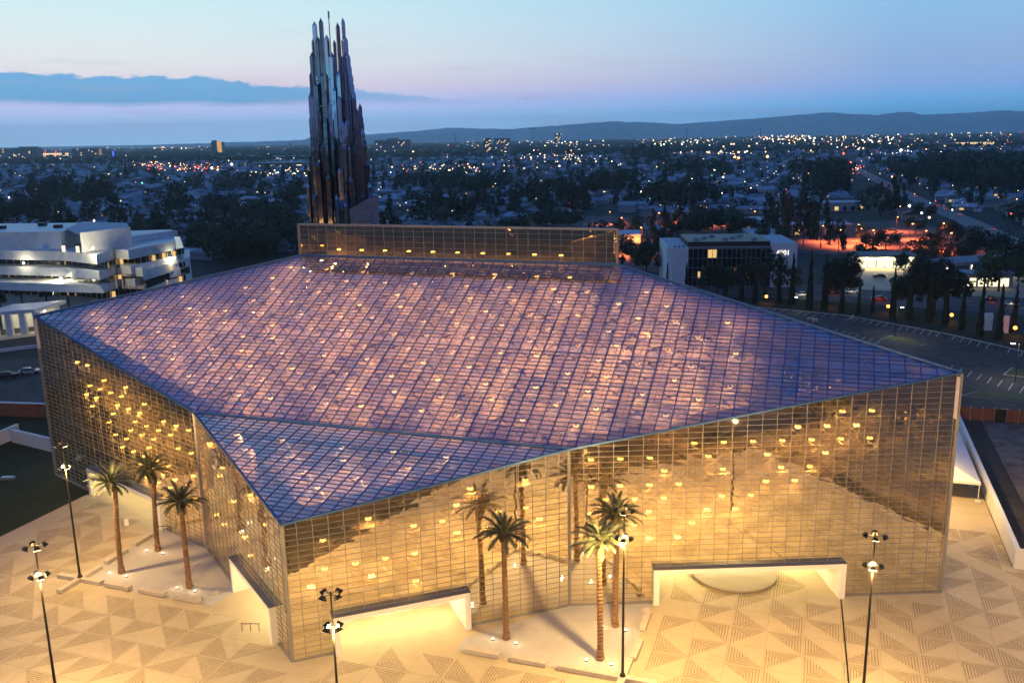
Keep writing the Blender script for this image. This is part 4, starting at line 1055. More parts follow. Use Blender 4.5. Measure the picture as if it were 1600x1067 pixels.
for k, (pts, lab) in enumerate((([(1374, 531), (1392, 525), (1420, 530), (1446, 539), (1440, 541), (1400, 534)], 0), ([(1567, 586), (1580, 575), (1640, 583), (1700, 600), (1640, 598), (1600, 590)], 1), ([(1500, 618), (1530, 612), (1600, 618), (1660, 628), (1600, 629), (1530, 622)], 2))):
    w = [seen(*p) for p in pts]; b = MB(); b.prism([(p.x, p.y) for p in w][::-1], .02, .17); struct(b.build('island_kerb', M['kerb']))
    c = sum(w, Vector()) / len(w); b = MB(); b.prism([(c.x + (p.x - c.x) * .93, c.y + (p.y - c.y) * .93) for p in w][::-1], .171, .24); struct(b.build('island_grass', M['grass_lit']))
p = seen(1398, 528); lamp_post((p.x, p.y, .2), 7.5, 'thin dark lamp post on the grassy island in the car park', M['cool_light'], 1500, (1, .86, .66), 'car park lamp posts')
p = seen(1236, 489); lamp_post((p.x, p.y, .1), 4.5, 'small lit lamp post at the kerb by the end of the cypress row', M['cool_light'], 160, (.95, 1, .85), 'car park lamp posts')
p = seen(1586, 598); lamp_post((p.x, p.y, .2), 8, 'lamp post with an arm on the kerbed island at the right edge', M['cool_light'], 1800, (1, .86, .66), 'car park lamp posts', rz=3.1)
for k, (x, y) in enumerate(((1266, 502), (1273, 504), (1331, 499))):
    p = seen(x, y); o = thing('road_barricade', ['orange and white folding barricade near the roof edge of the church', 'white folding barricade beside the orange one near the roof edge', 'folding barricade alone at the kerb of the car park'][k], 'barricade', (p.x, p.y, .03), .4 * k)
    for s in (-1, 1):
        b = MB(); b.bar((-.7, s * .35, 0), (-.7, 0, 1.1), .08, .08, ZD.cross(UD)); b.bar((.7, s * .35, 0), (.7, 0, 1.1), .08, .08, ZD.cross(UD)); b.build('leg', M['white'], o)
    for z, m in ((.55, 'barricade'), (.95, 'white')):
        b = MB(); b.box(-.9, .9, -.2, -.16, z - .12, z + .12); b.build('board', M[m], o)
# cypress row along the kerb
CY = [(1042, 470, 60), (1072, 470, 62), (1133, 476, 70), (1158, 474, 72), (1180, 475, 75), (1216, 474, 73), (1237, 476, 84), (1264, 484, 92), (1288, 484, 90), (1315, 488, 68), (1341, 490, 58), (1363, 489, 46), (1394, 496, 82), (1420, 499, 90), (1450, 503, 92), (1476, 507, 85), (1502, 515, 80), (1530, 525, 93), (1560, 530, 93), (1583, 520, 82), (1612, 540, 95)]
CL = ['lowest cypress by the church roof edge', 'cypress before the white end wall of the dark glass office', 'cypress before the left bays of the dark glass wall', 'cypress before the lower lit window of the dark glass office', 'cypress before the right bays of the dark glass office', 'cypress before the white wall that carries the number', 'tall cypress at the right corner of the white numbered wall', 'cypress just right of the numbered office', 'cypress beside the first glowing orange globe', 'thin cypress between two broad dark trees on the road', 'cypress in front of the passing road lights', 'shortest cypress of the row, before the lit forecourt', 'tall slim cypress before the lit forecourt', 'cypress against the left of the large street tree', 'cypress against the middle of the large street tree', 'cypress against the right of the large street tree', 'cypress beside the third glowing orange globe', 'tall cypress at the left of the white cabinets', 'cypress between the two white cabinets', 'cypress right of the white cabinets', 'cypress at the right edge of the picture']
for k, (x, y, hp) in enumerate(CY):
    p = seen(x, y); h = hp * p.y / F_PX * 1.02
    o = tree('column', (p.x, p.y, .02), h, CL[k] + ', narrow and dark', 'cypress row along the car park', 1.0 if h > 10 else 1.2)
for k, (x, y) in enumerate(((1197, 473), (1291, 479), (1387, 489), (1486, 503), (1585, 524))):
    p = seen(x, y); o = thing('globe_lamp', ['glowing orange globe lamp at the left end of the cypress row', 'orange globe lamp glowing by the road left of the short cypress', 'orange globe lamp glowing before the lit forecourt', 'orange globe lamp glowing low under the large street tree', 'orange globe lamp glowing beside the white cabinets'][k], 'garden lamp', (p.x, p.y, 0), 0, 'orange globe lamps in the cypress row')
    b = MB(); b.tube((0, 0, 0), (0, 0, 1.5), .12, n=8); b.build('post', M['pole'], o)
    b = MB(); b.lathe(((.15, 0), (.42, .22), (.46, .45), (.3, .75), (.1, .82)), 10, (0, 0, 1.5)); b.build('globe', M['orange_light'], o)
    point('globe_light', (0, -.9, 1.9), 160, (1, .35, .08), .2, o)
for k, (x, y) in enumerate(((1541, 516), (1566, 520))):
    p = seen(x, y); o = thing('utility_cabinet', ['white roadside cabinet between two cypresses, left one', 'white roadside cabinet with a dark side between two cypresses, right one'][k], 'cabinet', (p.x, p.y, 0), -.1)
    b = MB(); b.box(-1.15, 1.15, -.6, .6, .15, 4.4); b.build('housing', M['white'], o); b = MB(); b.box(-1.3, 1.3, -.75, .75, 0, .15); b.build('plinth', M['concrete'], o)
    b = MB(); b.box(.7, .8, -.63, -.605, 1.9, 2.3); b.build('handle', M['pole'], o)
# road behind the cypresses
rA, rB = seen(1080, 468), seen(1700, 500)
sheet('road', M['asphalt_old'], [seen(900, 462), seen(1230, 467), seen(1420, 480), seen(1700, 500), seen(1700, 469), seen(1420, 450), seen(1230, 443), seen(900, 438)], .024)
def lanes(x0, y0, x1, y1, n, duty=.5):
    A_, B_ = seen(x0, y0), seen(x1, y1); q = MB()
    for k in range(n): q.bar(A_.lerp(B_, k / n) + ZD * .032, A_.lerp(B_, (k + duty) / n) + ZD * .032, .25, .006, ZD)
    struct(q.build('lane_line', M['paint']))
lanes(1100, 458, 1690, 486, 34); lanes(1100, 452, 1690, 479, 34, .98); lanes(1100, 447, 1690, 473, 34)
for k, (x, y, c, rz) in enumerate(((1300, 460, 'dark', 0.0), (1330, 458, 'white', 0.0), (1372, 470, 'red', 3.1), (1252, 463, 'white', 3.1), (1545, 470, 'dark', 3.0), (1578, 478, 'silver', -.1))):
    p = seen(x, y); car((p.x, p.y, .03), rz - .08, c, ['dark car on the road behind the cypresses by the broad dark tree', 'white car on the road behind the cypresses', 'red car on the road before the lit forecourt', 'white car on the road right of the numbered office', 'dark car on the road right of the large street tree', 'silver car on the road above the white cabinets'][k], 'cars on the road behind the cypresses')
    point('car_glow', (p.x, p.y - 2, 1.2), 60, ((1, .15, .08) if c in ('red', 'dark') else (1, .9, .6)), .3)

# dark glass office with white end blocks and the number
f0, f1 = seen(1040, 450), seen(1243, 449)
D = (f1 - f0).normalized(); Nn = Vector((-D.y, D.x, 0)); FW = (f1 - f0).length
o4 = thing('glass_office', 'dark glass curtain-walled office with white end blocks and the number 4201', 'office building', (f0.x, f0.y, 0), math.atan2(D.y, D.x))
HT = 13.4
b = MB(); b.prism([(0.3, 1.2), (2.2, .2), (7.2, 0), (7.2, 30), (0.3, 30)], 0, HT); b.build('end_block', M['white'], o4)
b = MB(); b.box(FW - 8.2, FW, 0, 26, 0, HT + 1.2); b.build('end_block', M['white'], o4)
b = MB(); b.box(FW - 7.9, FW - .3, .3, 25.7, HT + 1.202, HT + 1.25); b.build('roof', M['flat_roof'], o4)
b = MB(); b.box(.8, 7.0, 1.4, 29.7, HT + .002, HT + .06); b.build('roof', M['flat_roof'], o4)
b = MB(); b.box(7.202, FW - 8.202, 1.0, 28, 0, HT - .3); b.build('glass_core', M['dark_glass'], o4)
b = MB(); b.box(7.3, FW - 8.3, 3, 27, HT - .298, HT + 1.6); b.build('roof_screen', M['pole'], o4)
ncol = 17; nr_ = 4
for i in range(ncol + 1):
    x = 7.4 + (FW - 15.8) * i / ncol; b = MB(); b.box(x - .07, x + .07, .86, .997, 0, HT - .3); b.build('mullion', M['wall_bar'], o4)
for j in range(nr_ + 1):
    z = .3 + (HT - .8) * j / nr_; b = MB(); b.box(7.25, FW - 8.25, .90, .99, z - .10, z + .10); b.build('transom', M['wall_bar'], o4)
b = MB(); b.box(7.203, FW - 8.203, .8, 3, HT - .296, HT + .1); b.build('roof_edge', M['wall_bar'], o4)
cw_ = (FW - 15.8) / ncol; ch_ = (HT - .8) / nr_
for (i, j, w) in ((4, 3, 1.9), (11, 1, 1.8), (14.9, 1, 1.5), (2, 1, .6)):
    b = MB(); b.box(7.4 + i * cw_ + .1, 7.4 + (i + w) * cw_ - .1, .93, .985, .3 + j * ch_ + .15 + (.0 if j == 3 else -.4), .3 + (j + 1) * ch_ - .3 - (0 if j == 3 else 1.0)); b.build('lit_window', M['lit_window'], o4)
for k in range(7):
    b = MB(); x = 10 + k * 3.2; b.box(x, x + 1.8, 8 + k % 3 * 5, 10 + k % 3 * 5, HT + 1.6, HT + 2.4); b.build('roof_unit', M['flat_roof'], o4)
for k in range(3):
    b = MB(); b.box(2.6 + k * 1.4, 3.3 + k * 1.4, 1.2, 1.5, HT + .06, HT + .5); b.build('roof_vent', M['pole'], o4)
cu = bpy.data.curves.new('numerals', 'FONT'); cu.body = '4201'; cu.size = 2.2; cu.extrude = .06; cu.align_x = 'CENTER'; tmp = bpy.data.objects.new('numerals', cu); COL.objects.link(tmp); bpy.context.view_layer.update()
nme = bpy.data.meshes.new_from_object(tmp.evaluated_get(bpy.context.evaluated_depsgraph_get())); bpy.data.objects.remove(tmp); nme.materials.clear(); nme.materials.append(M['sign'])
nm = link('numerals', nme, o4, (FW - 4.6, -.08, HT - 2.6)); nm.rotation_euler = (R(90), 0, 0)

# lit forecourt of the filling station behind the large trees
sheet('forecourt', M['plaza'], [seen(1335, 452), seen(1408, 455), seen(1412, 418), seen(1352, 420)], .03)
gs = seen(1388, 420); st = thing('filling_station', 'low flat-roofed filling station shop, brightly lit, behind the dark street trees', 'shop', (gs.x, gs.y, 0), -.12)
b = MB(); b.box(-12, 9, 0, 9, 0, 4.6); b.build('wall', M['white'], st); b = MB(); b.box(-13, 10, -2.5, 9.5, 4.6, 5.3); b.build('roof', M['city_wall'], st)
for k in range(6):
    b = MB(); b.box(-10.5 + k * 3.1, -8.0 + k * 3.1, -.06, -.01, .5, 3.3); w_ = b.build('window', M['lit_white'], st)
    b = MB(); b.box(-10.7 + k * 3.1, -10.52 + k * 3.1, -.1, -.01, .3, 3.5); b.build('frame', M['pole'], w_)
for k in range(3): point('shop_lamp', (-8 + k * 7, -2.2, 4.2), 1500, (1, .86, .5), .3, st)
p = seen(1374, 434); car((p.x, p.y, .04), 2.9, 'dark', 'dark car with red tail lights on the lit forecourt')
cp = seen(1516, 432); ca_ = thing('station_canopy', 'dark canopy with a blue light band over the filling pumps', 'canopy', (cp.x, cp.y, 0), .35)
b = MB(); b.box(-15, 15, -6, 6, 5.2, 6.3); b.build('roof', M['roof_a'], ca_)
b = MB(); b.box(-3, 15, -6.06, -6.005, 5.25, 6.0); b.build('light_band', M['blue_fascia'], ca_)
for x in (-11, 0, 11):
    b = MB(); b.box(x - .3, x + .3, -.3, .3, 0, 5.2); b.build('post', M['white'], ca_)
    b = MB(); b.box(x - .5, x + .5, -2.6, -1.6, 0, 1.9); b.build('pump', M['white'], ca_)
    b = MB(); b.box(x - 1, x + 1, -3.2, -2, 5.08, 5.19); b.build('ceiling_light', M['white_light'], ca_); point('canopy_lamp', (x, -2.6, 4.9), 500, (1, .92, .68), .4, ca_)
sheet('forecourt', M['plaza'], [seen(1450, 460), seen(1610, 466), seen(1600, 432), seen(1470, 430)], .034)
for (x, y, h, kd, lab) in ((1315, 474, 13.5, 'big', 'broad dark rounded street tree left of the lit forecourt'), (1418, 486, 10, 'big', 'dark street tree right of the lit forecourt'), (1458, 494, 15.5, 'big', 'very large dark street tree between the forecourt and the pumps'),
                            (1120, 468, 11, 'big', 'dark tree before the dark glass curtain wall'), (1195, 460, 11, 'round', 'dark tree before the right bays of the dark glass wall'), (1010, 432, 12, 'big', 'round dark tree left of the white end block'), (962, 420, 11, 'round', 'dark tree beside the top corner of the glass church'),
                            (1230, 462, 9, 'airy', 'thin young tree before the white numbered wall'), (1560, 455, 12, 'round', 'tree by the lit shop at the right'), (1430, 432, 9, 'round', 'tree on the forecourt corner'), (1590, 440, 11, 'round', 'tree at the right edge beyond the road')):
    p = seen(x, y); tree(kd, (p.x, p.y, 0), h, lab, 'street trees by the road', 1.0)
sh = seen(1540, 450); s2 = thing('lit_shop', 'low lit shop front beyond the large street tree at the right', 'shop', (sh.x, sh.y, 0), -.15)
b = MB(); b.box(-10, 8, 0, 8, 0, 4.2); b.build('wall', M['stucco'], s2); b = MB(); b.box(-10.6, 8.6, -.8, 8.4, 4.2, 4.8); b.build('roof', M['roof_a'], s2)
for k in range(5): b = MB(); b.box(-9 + k * 3.3, -6.4 + k * 3.3, -.06, -.01, .5, 3.2); b.build('window', M['lit_white'], s2)

# ================================================================== sodium-lit car parks
sheet('sodium_lot', M['asphalt_old'], [seen(1240, 396), seen(1500, 402), seen(1490, 360), seen(1400, 345), seen(1260, 350)], .02)
sheet('sodium_lot', M['asphalt_old'], [seen(930, 425), seen(1035, 425), seen(1250, 352), seen(1250, 338), seen(850, 340), seen(850, 352)], .018)
SOD = [(1420, 375, 'beside the curved drive of the red-lit car park'), (1345, 384, 'at the left of the red-lit car park among small trees'), (1450, 388, 'at the right of the red-lit car park'), (1365, 386, 'in front of an orange-lit tree in the car park'), (1337, 376, 'at the back left of the red-lit car park'), (1480, 392, 'at the far right kerb of the red-lit car park'),
       (953, 352, 'just above the corner of the glass church'), (1033, 354, 'between dark trees left of the glass office'), (1003, 380, 'by the orange-lit wall behind the church corner'), (1077, 356, 'behind the roof of the glass office, left'), (1125, 352, 'behind the roof of the glass office, right'), (1180, 352, 'beyond the glass office near tall thin trees'), (985, 400, 'next to the round dark tree left of the white end block'), (972, 362, 'up the drive behind the church corner'), (1060, 347, 'at the far end of the drive behind the office'), (1102, 344, 'by the pale halls beyond the office roof'), (1228, 352, 'between tall thin trees beyond the number'), (1288, 378, 'before the long pale hall'), (1400, 362, 'in the middle of the red-lit car park'), (1468, 374, 'by the bend of the drive in the red-lit car park'), (1310, 386, 'at the left entrance of the red-lit car park')]
for k, (x, y, wh) in enumerate(SOD):
    p = seen(x, y); lamp_post((p.x, p.y, 0), 7.5, 'orange sodium street lamp ' + wh, M['sodium'], 70000 if k < 6 else 50000, (1, .17, .045), 'orange sodium lamps in the car parks', rz=k * 1.3)
for k, (x, y) in enumerate(((1343, 389), (1375, 384), (1405, 382), (1425, 380), (1390, 373), (1408, 368), (1395, 361), (1440, 392), (960, 385), (1030, 372), (1040, 362), (1010, 366))):
    p = seen(x, y); car((p.x, p.y, .03), k * .9, ('silver', 'white', 'dark', 'red')[k % 4], 'car parked in the orange-lit car park, ' + ['far left by small trees', 'before the orange-lit tree', 'on the near row', 'near the curved drive', 'second row', 'back row', 'farthest back', 'right end', 'behind the church corner', 'by the tall thin trees', 'under the dark trees', 'on the drive'][k], 'cars in the orange-lit car parks')
for k, (x, y, kd, h) in enumerate(((1365, 392, 'round', 7), (1384, 390, 'round', 8), (1450, 394, 'round', 7), (1460, 396, 'airy', 8), (1430, 366, 'round', 7), (1347, 380, 'airy', 8), (1310, 396, 'tall', 15), (985, 375, 'round', 11), (1020, 392, 'tall', 18), (1042, 385, 'tall', 15), (1090, 368, 'round', 9), (1140, 366, 'round', 10), (1160, 372, 'round', 11),
                                    (1200, 372, 'tall', 22), (1222, 376, 'tall', 24), (1255, 384, 'tall', 24), (1282, 388, 'tall', 23), (1230, 352, 'tall', 18), (1375, 340, 'tall', 20), (1392, 336, 'tall', 23), (1405, 332, 'tall', 20), (1445, 346, 'round', 9), (1480, 376, 'round', 8), (1512, 384, 'round', 8), (1545, 408, 'round', 10), (1500, 412, 'round', 9), (1575, 416, 'round', 11), (1600, 420, 'round', 10), (1425, 412, 'round', 7), (1462, 416, 'round', 8), (1350, 402, 'round', 6))):
    p = seen(x, y); tree(kd, (p.x, p.y, 0), h, {'round': 'rounded tree', 'airy': 'slender open tree', 'tall': 'tall thin tree'}[kd] + ' at the orange-lit car park, ' + ('near' if y > 388 else 'middle' if y > 365 else 'far') + ' part, ' + ('by the avenue' if x > 1440 else 'about its middle' if x > 1330 else 'behind the number' if x > 1190 else 'behind the glass office' if x > 1080 else 'left of the glass office'), 'trees round the orange-lit car parks', .5 if kd == 'tall' else 1.0)
wl = seen(990, 392); lw = thing('low_warehouse', 'low blank building with an orange-lit wall behind the church corner', 'building', (wl.x, wl.y, 0), ANG * .4)
b = MB(); b.box(-12, 3, 0, 18, 0, 7); b.build('wall', M['stucco'], lw); b = MB(); b.box(-12.3, 3.3, -.3, 18.3, 7, 7.4); b.build('roof', M['roof_b'], lw)
point('wall_lamp', (1.5, -2.5, 5), 1800, (1, .35, .08), .2, lw)
for k, (x, y, w, d, h, lab) in enumerate(((1200, 386, 14, 30, 5, 'low white-roofed building behind the numbered office'), (1185, 360, 26, 20, 5, 'pale flat-roofed hall beyond the orange-lit lot'), (1275, 368, 34, 16, 5, 'long pale flat-roofed hall behind tall thin trees'), (1300, 330, 40, 18, 5, 'long pale hall before the far avenue'))):
    p = seen(x, y); o = thing('flat_hall', lab, 'building', (p.x, p.y, 0), ANG * .3); b = MB(); b.box(-w / 2, w / 2, 0, d, 0, h); b.build('wall', M['stucco'], o); b = MB(); b.box(-w / 2 - .3, w / 2 + .3, -.3, d + .3, h, h + .5); b.build('roof', M['flat_roof'], o)
    for i in range(int(w / 5)): b = MB(); b.box(-w / 2 + 1.5 + i * 5, -w / 2 + 4 + i * 5, -.05, -.005, .4, 2.8); b.build('window', M['lit_window'] if i % 3 == 1 else M['dark_glass'], o)

# avenue running away at the right, and a cross road
av = [seen(1670, 432), seen(1600, 388), seen(1510, 345), seen(1430, 311), seen(1375, 283), seen(1340, 265), seen(1318, 250)]
b = MB()
for p, q_ in zip(av, av[1:]):
    d = (q_ - p).normalized(); x = Vector((d.y, -d.x, 0)) * 6.5; b.face(p - x + ZD * .03, p + x + ZD * .03, q_ + x + ZD * .03, q_ - x + ZD * .03)
struct(b.build('avenue', mat('concrete_road', (.26, .23, .21), .9, 0, .2, .05)))
for k, (t, s, c) in enumerate(((2.2, -3, 'white'), (2.45, -3, 'silver'), (2.6, -3, 'dark'), (3.1, -3, 'white'), (3.4, 3, 'red'), (3.7, 3, 'dark'), (4.1, 3, 'red'), (4.4, 3, 'silver'), (1.6, -3, 'silver'))):
    i = int(t); p = av[i].lerp(av[i + 1], t - i); d = (av[i + 1] - av[i]).normalized(); x = Vector((d.y, -d.x, 0))
    p = p - x * s; car((p.x, p.y, .04), math.atan2(d.y, d.x), c, c + ' car on the long avenue running away at the right, ' + ('near its bend' if t < 2.8 else 'toward the far junction'), 'cars on the avenue')

# ================================================================== suburb: houses and trees
rs = random.Random(11)
BUSY = [(seen(x, y), r) for x, y, r in ((1140, 440, 50), (1390, 380, 60), (1000, 385, 42), (1420, 430, 60), (1540, 435, 50), (1200, 372, 32), (1275, 365, 34), (1300, 328, 30), (1330, 350, 40), (1460, 395, 40), (1190, 358, 26), (1080, 350, 40), (1150, 346, 40), (950, 346, 34))]
BUSY += [(Vector((-140, 310, 0)), 85), (Vector((-31, 166, 0)), 20), (Vector((-12, 112, 0)), 80)]
def near_av(p, m=13):
    for a, b in zip(av, av[1:]):
        d = b - a; t = max(0, min(1, (p - a).dot(d) / d.length_squared))
        if (a + d * t - p).length < m: return True
    return False
def busy(p, m=0):
    return any((c - p).length < r + m for c, r in BUSY) or near_av(p)
def house_protos():
    out = []
    for v in range(6):
        w, d = (15, 10) if v % 2 == 0 else (12, 11); h = 3.0 if v != 5 else 5.4
        b = MB(); b.box(-w / 2, w / 2, -d / 2, d / 2, 0, h)
        if v in (1, 3, 4): b.box(w / 2 - 6, w / 2 - .3, -d / 2 - 5, -d / 2 + .01, 0, h - .01)
        wall_ = b.mesh('wall', M['stucco'])
        r = MB(); e = .6; rh = 1.9 + .3 * (v % 3); x0, x1, y0, y1 = -w / 2 - e, w / 2 + e, -d / 2 - e, d / 2 + e
        ins = 3.4 if v in (0, 2, 4) else .0
        a1, a2 = (x0 + ins, 0, h + rh), (x1 - ins, 0, h + rh)
        r.face((x0, y0, h), (x1, y0, h), a2, a1); r.face((x1, y1, h), (x0, y1, h), a1, a2); r.face((x0, y1, h), (x0, y0, h), a1); r.face((x1, y0, h), (x1, y1, h), a2)
        if v in (1, 3, 4):
            gx0, gx1, gy = w / 2 - 6.5, w / 2 + .2, -d / 2 - 5.5; m_ = (gx0 + gx1) / 2
            r.face((gx0, gy, h), (m_, gy, h + 1.5), (m_, 0, h + 1.5), (gx0, 0, h)); r.face((gx1, 0, h), (m_, 0, h + 1.5), (m_, gy, h + 1.5), (gx1, gy, h)); r.face((gx0, gy, h - .02), (gx1, gy, h - .02), (m_, gy, h + 1.5))
        r.box(-2, -1.2, .6, 1.4, h + .5, h + rh + .7)
        roof_ = [r.mesh('roof', M[m]) for m in ('roof_a', 'roof_b', 'roof_c')]
        g = MB(); g.box(w / 2 - 5.6, w / 2 - 1.2, (-d / 2 - 5.05) if v in (1, 3, 4) else -d / 2 - .05, (-d / 2 - 4.99) if v in (1, 3, 4) else -d / 2 - .005, .1, 2.3); gar = g.mesh('garage_door', M['white_panel'])
        wv = MB(); wv.box(-w / 2 + 1.2, -w / 2 + 3.8, -d / 2 - .04, -d / 2 - .005, .9, 2.2)
        win = [wv.mesh('window', M['dark_glass']), wv.mesh('window', M['lit_window'])]
        out.append((wall_, roof_, gar, win))
    return out
HP = house_protos()
def region(p):
    x = 800 + F_PX * p.x / (p.y)
    if x < 320: return 'beyond the white office'
    if x < 480: return 'left of the mirrored tower'
    if x < 700: return 'right of the mirrored tower'
    if x < 960: return 'above the glass church'
    if x < 1250: return 'beyond the glass office'
    if x < 1350: return 'above the orange-lit lot'
    if x < 1450: return 'by the long avenue'
    if x < 1530: return 'right of the long avenue'
    return 'at the right edge'
def where(p):
    return region(p) + (', near rows' if p.y < 480 else ', middle rows' if p.y < 640 else ', farther rows' if p.y < 850 else ', far belt')
def in_view(p, m=40):
    x = 800 + F_PX * p.x / p.y; return -m < x < 1600 + m
spots = []
n = 225.0; row = 0
while n < 2600:
    for k in range(-130, 130):
        u = k * 19.0 + rs.uniform(-1.5, 1.5)
        p = U(u, n + (0 if row % 2 else 4) + rs.uniform(-2, 2))
        if p.y > 170 and in_view(p, 60) and k % 9 != 4 and not busy(p, 4):
            yb = 533.5 + F_PX * math.tan(math.atan2(CAM_H, p.y) - PITCH)
            if p.y < 330 and 330 < 800 + F_PX * p.x / p.y < 1700: continue
            if p.y > 1250 and rs.random() < .35: continue
            spots.append((p, row))
    n += 26 if row % 2 else 40; row += 1
spots.sort(key=lambda s: s[0].y)
HWORD = ['hipped ranch house', 'gabled winged house', 'small hipped house', 'gabled house with garage wing', 'hipped winged house', 'two-storey gabled house']
RWORD = ['grey-roofed', 'pale-roofed', 'brown-roofed']
HOUSES = []
for p, row in spots[:285]:
    v = rs.choices(range(6), (3, 3, 3, 3, 3, 1))[0]; c = rs.choices((0, 1, 2), (4, 4, 2))[0]; lit = rs.random() < .22
    o = thing('house', f"{RWORD[c]} {HWORD[v]} {where(p)}" + (', a window lit' if lit else ''), 'house', (p.x, p.y, 0), ANG + (0 if row % 2 else math.pi) + rs.choice((0, 0, math.pi / 2)), 'suburban houses')
    s = rs.uniform(.9, 1.12); o.scale = (s, s, s)
    link('wall', HP[v][0], o); link('roof', HP[v][1][c], o); link('garage_door', HP[v][2], o); link('window', HP[v][3][1 if lit else 0], o)
    HOUSES.append(p)
# rows beyond: too many to tell apart
fr_, fw_, fb_ = MB(), MB(), MB()
for p, row in spots[285:]:
    w, d, h = rs.uniform(11, 17), rs.uniform(9, 12), 3.0; X, Y = UD * (w / 2), ND * (d / 2)
    if rs.random() < .5: X, Y = ND * (w / 2), UD * (-d / 2)
    m = rs.choice((fr_, fw_, fb_))
    c = [p - X - Y, p + X - Y, p + X + Y, p - X + Y]; t = [q + ZD * h for q in c]; r0, r1 = p - X * .6 + ZD * (h + 2), p + X * .6 + ZD * (h + 2)
    for i in range(4): m.face(c[i], c[(i + 1) % 4], t[(i + 1) % 4], t[i])
    m.face(t[0], t[1], r1, r0); m.face(t[2], t[3], r0, r1); m.face(t[3], t[0], r0); m.face(t[1], t[2], r1)
b = MB(); mi = []
for k, m in enumerate((fr_, fw_, fb_)):
    base = len(b.v); b.v += m.v; b.f += [tuple(i + base for i in f) for f in m.f]; mi += [k] * len(m.f)
me = b.mesh('distant_houses', M['roof_a']); me.materials.append(M['roof_b']); me.materials.append(M['roof_c']); me.polygons.foreach_set('material_index', mi)
stuff(link('distant_houses', me))
# streets between the rows
b = MB(); n = 225.0 + 33; row = 0
while n < 1500:
    for s in range(-40, 40):
        p, q_ = U(s * 30, n, .012), U(s * 30 + 30, n, .012)
        if p.y > 330 and in_view(p, 200) and not busy(p, -6): b.face(p - ND * 3.6, q_ - ND * 3.6, q_ + ND * 3.6, p + ND * 3.6)
    n += 66
struct(b.build('street', M['asphalt_old']))
# trees: the nearest as things, the rest as one mass
TSP = []
for k in range(1500):
    d = 215 + 2400 * rs.random() ** 1.5; x = d * rs.uniform(-.62, .62); p = Vector((x, d, 0))
    if busy(p, -4): continue
    if d < 330 and (330 < 800 + F_PX * x / d < 1700 or d < 300): continue
    kd = rs.choices(('round', 'tall', 'cone', 'airy'), (10, 2.0, 2.2, 1.3))[0]
    TSP.append((p, kd, {'round': rs.uniform(6, 12.5), 'tall': rs.uniform(13, 22), 'cone': rs.uniform(12, 21), 'airy': rs.uniform(8, 14)}[kd]))
for (cx_, cy_, n_, sx, sy, kd, h0, h1) in ((75, 312, 12, 30, 8, 'cone', 15, 24), (150, 315, 14, 26, 8, 'cone', 16, 26), (280, 300, 12, 40, 8, 'round', 9, 15), (365, 295, 16, 45, 8, 'round', 10, 17), (60, 345, 12, 32, 6, 'round', 10, 15), (400, 350, 18, 45, 8, 'round', 9, 15), (350, 395, 22, 60, 14, 'round', 8, 14), (420, 385, 16, 40, 16, 'round', 9, 15), (690, 340, 16, 36, 8, 'cone', 11, 17),
                                          (660, 290, 20, 60, 8, 'round', 12, 19), (870, 325, 14, 40, 8, 'cone', 14, 22), (930, 300, 20, 60, 8, 'round', 12, 20), (1010, 250, 24, 40, 6, 'cone', 22, 38), (1060, 320, 14, 40, 8, 'round', 11, 18), (1470, 275, 60, 110, 10, 'round', 16, 26), (1560, 290, 50, 70, 12, 'round', 16, 26), (1100, 270, 24, 60, 6, 'round', 14, 22), (1290, 275, 24, 50, 6, 'round', 14, 22), (740, 300, 18, 40, 6, 'round', 12, 20), (310, 330, 14, 45, 8, 'round', 8, 13), (1330, 300, 26, 50, 8, 'tall', 18, 30), (1560, 350, 10, 60, 8, 'round', 7, 11)):
    for k in range(n_):
        p = seen(cx_ + rs.gauss(0, sx * .6), cy_ + rs.gauss(0, sy * .6)); 
        if not near_av(p): TSP.append((p, kd, rs.uniform(h0, h1)))
def hides(p, h):
    bx = 800 + F_PX * p.x / p.y; by = 533.5 + F_PX * math.tan(math.atan2(CAM_H, p.y) - PITCH) - 29 * (bx - 800) / 1600; hp = h * F_PX / p.y
    if 1235 < bx < 1525 and 338 < by < 425: return True
    for k in range(30):
        t = k / 29 * 4; i = min(3, int(t)); f = t - i; A = ((1600, 388), (1510, 345), (1430, 311), (1375, 283), (1340, 265)); ax = A[i][0] + (A[i + 1][0] - A[i][0]) * f; ay = A[i][1] + (A[i + 1][1] - A[i][1]) * f
        if abs(ax - bx) < 4 + hp * .5 and by - hp < ay < by + 2 and by > ay + 1: return True
    return False
TSP = [t for t in TSP if not hides(t[0], t[2])]
TSP.sort(key=lambda t: t[0].y / t[2])
TW = {'round': 'rounded dark tree', 'tall': 'tall thin dark tree', 'cone': 'tall dark conifer', 'airy': 'slender open tree'}
for p, kd, h in TSP[:235]:
    tree(kd, (p.x, p.y, 0), h, f"{'big ' if h > (11 if kd == 'round' else 19) else ''}{TW[kd]} {where(p)}", 'suburban trees', rs.uniform(.85, 1.15) * (.7 if kd == 'tall' else 1))
b = MB(); rl = random.Random(4)
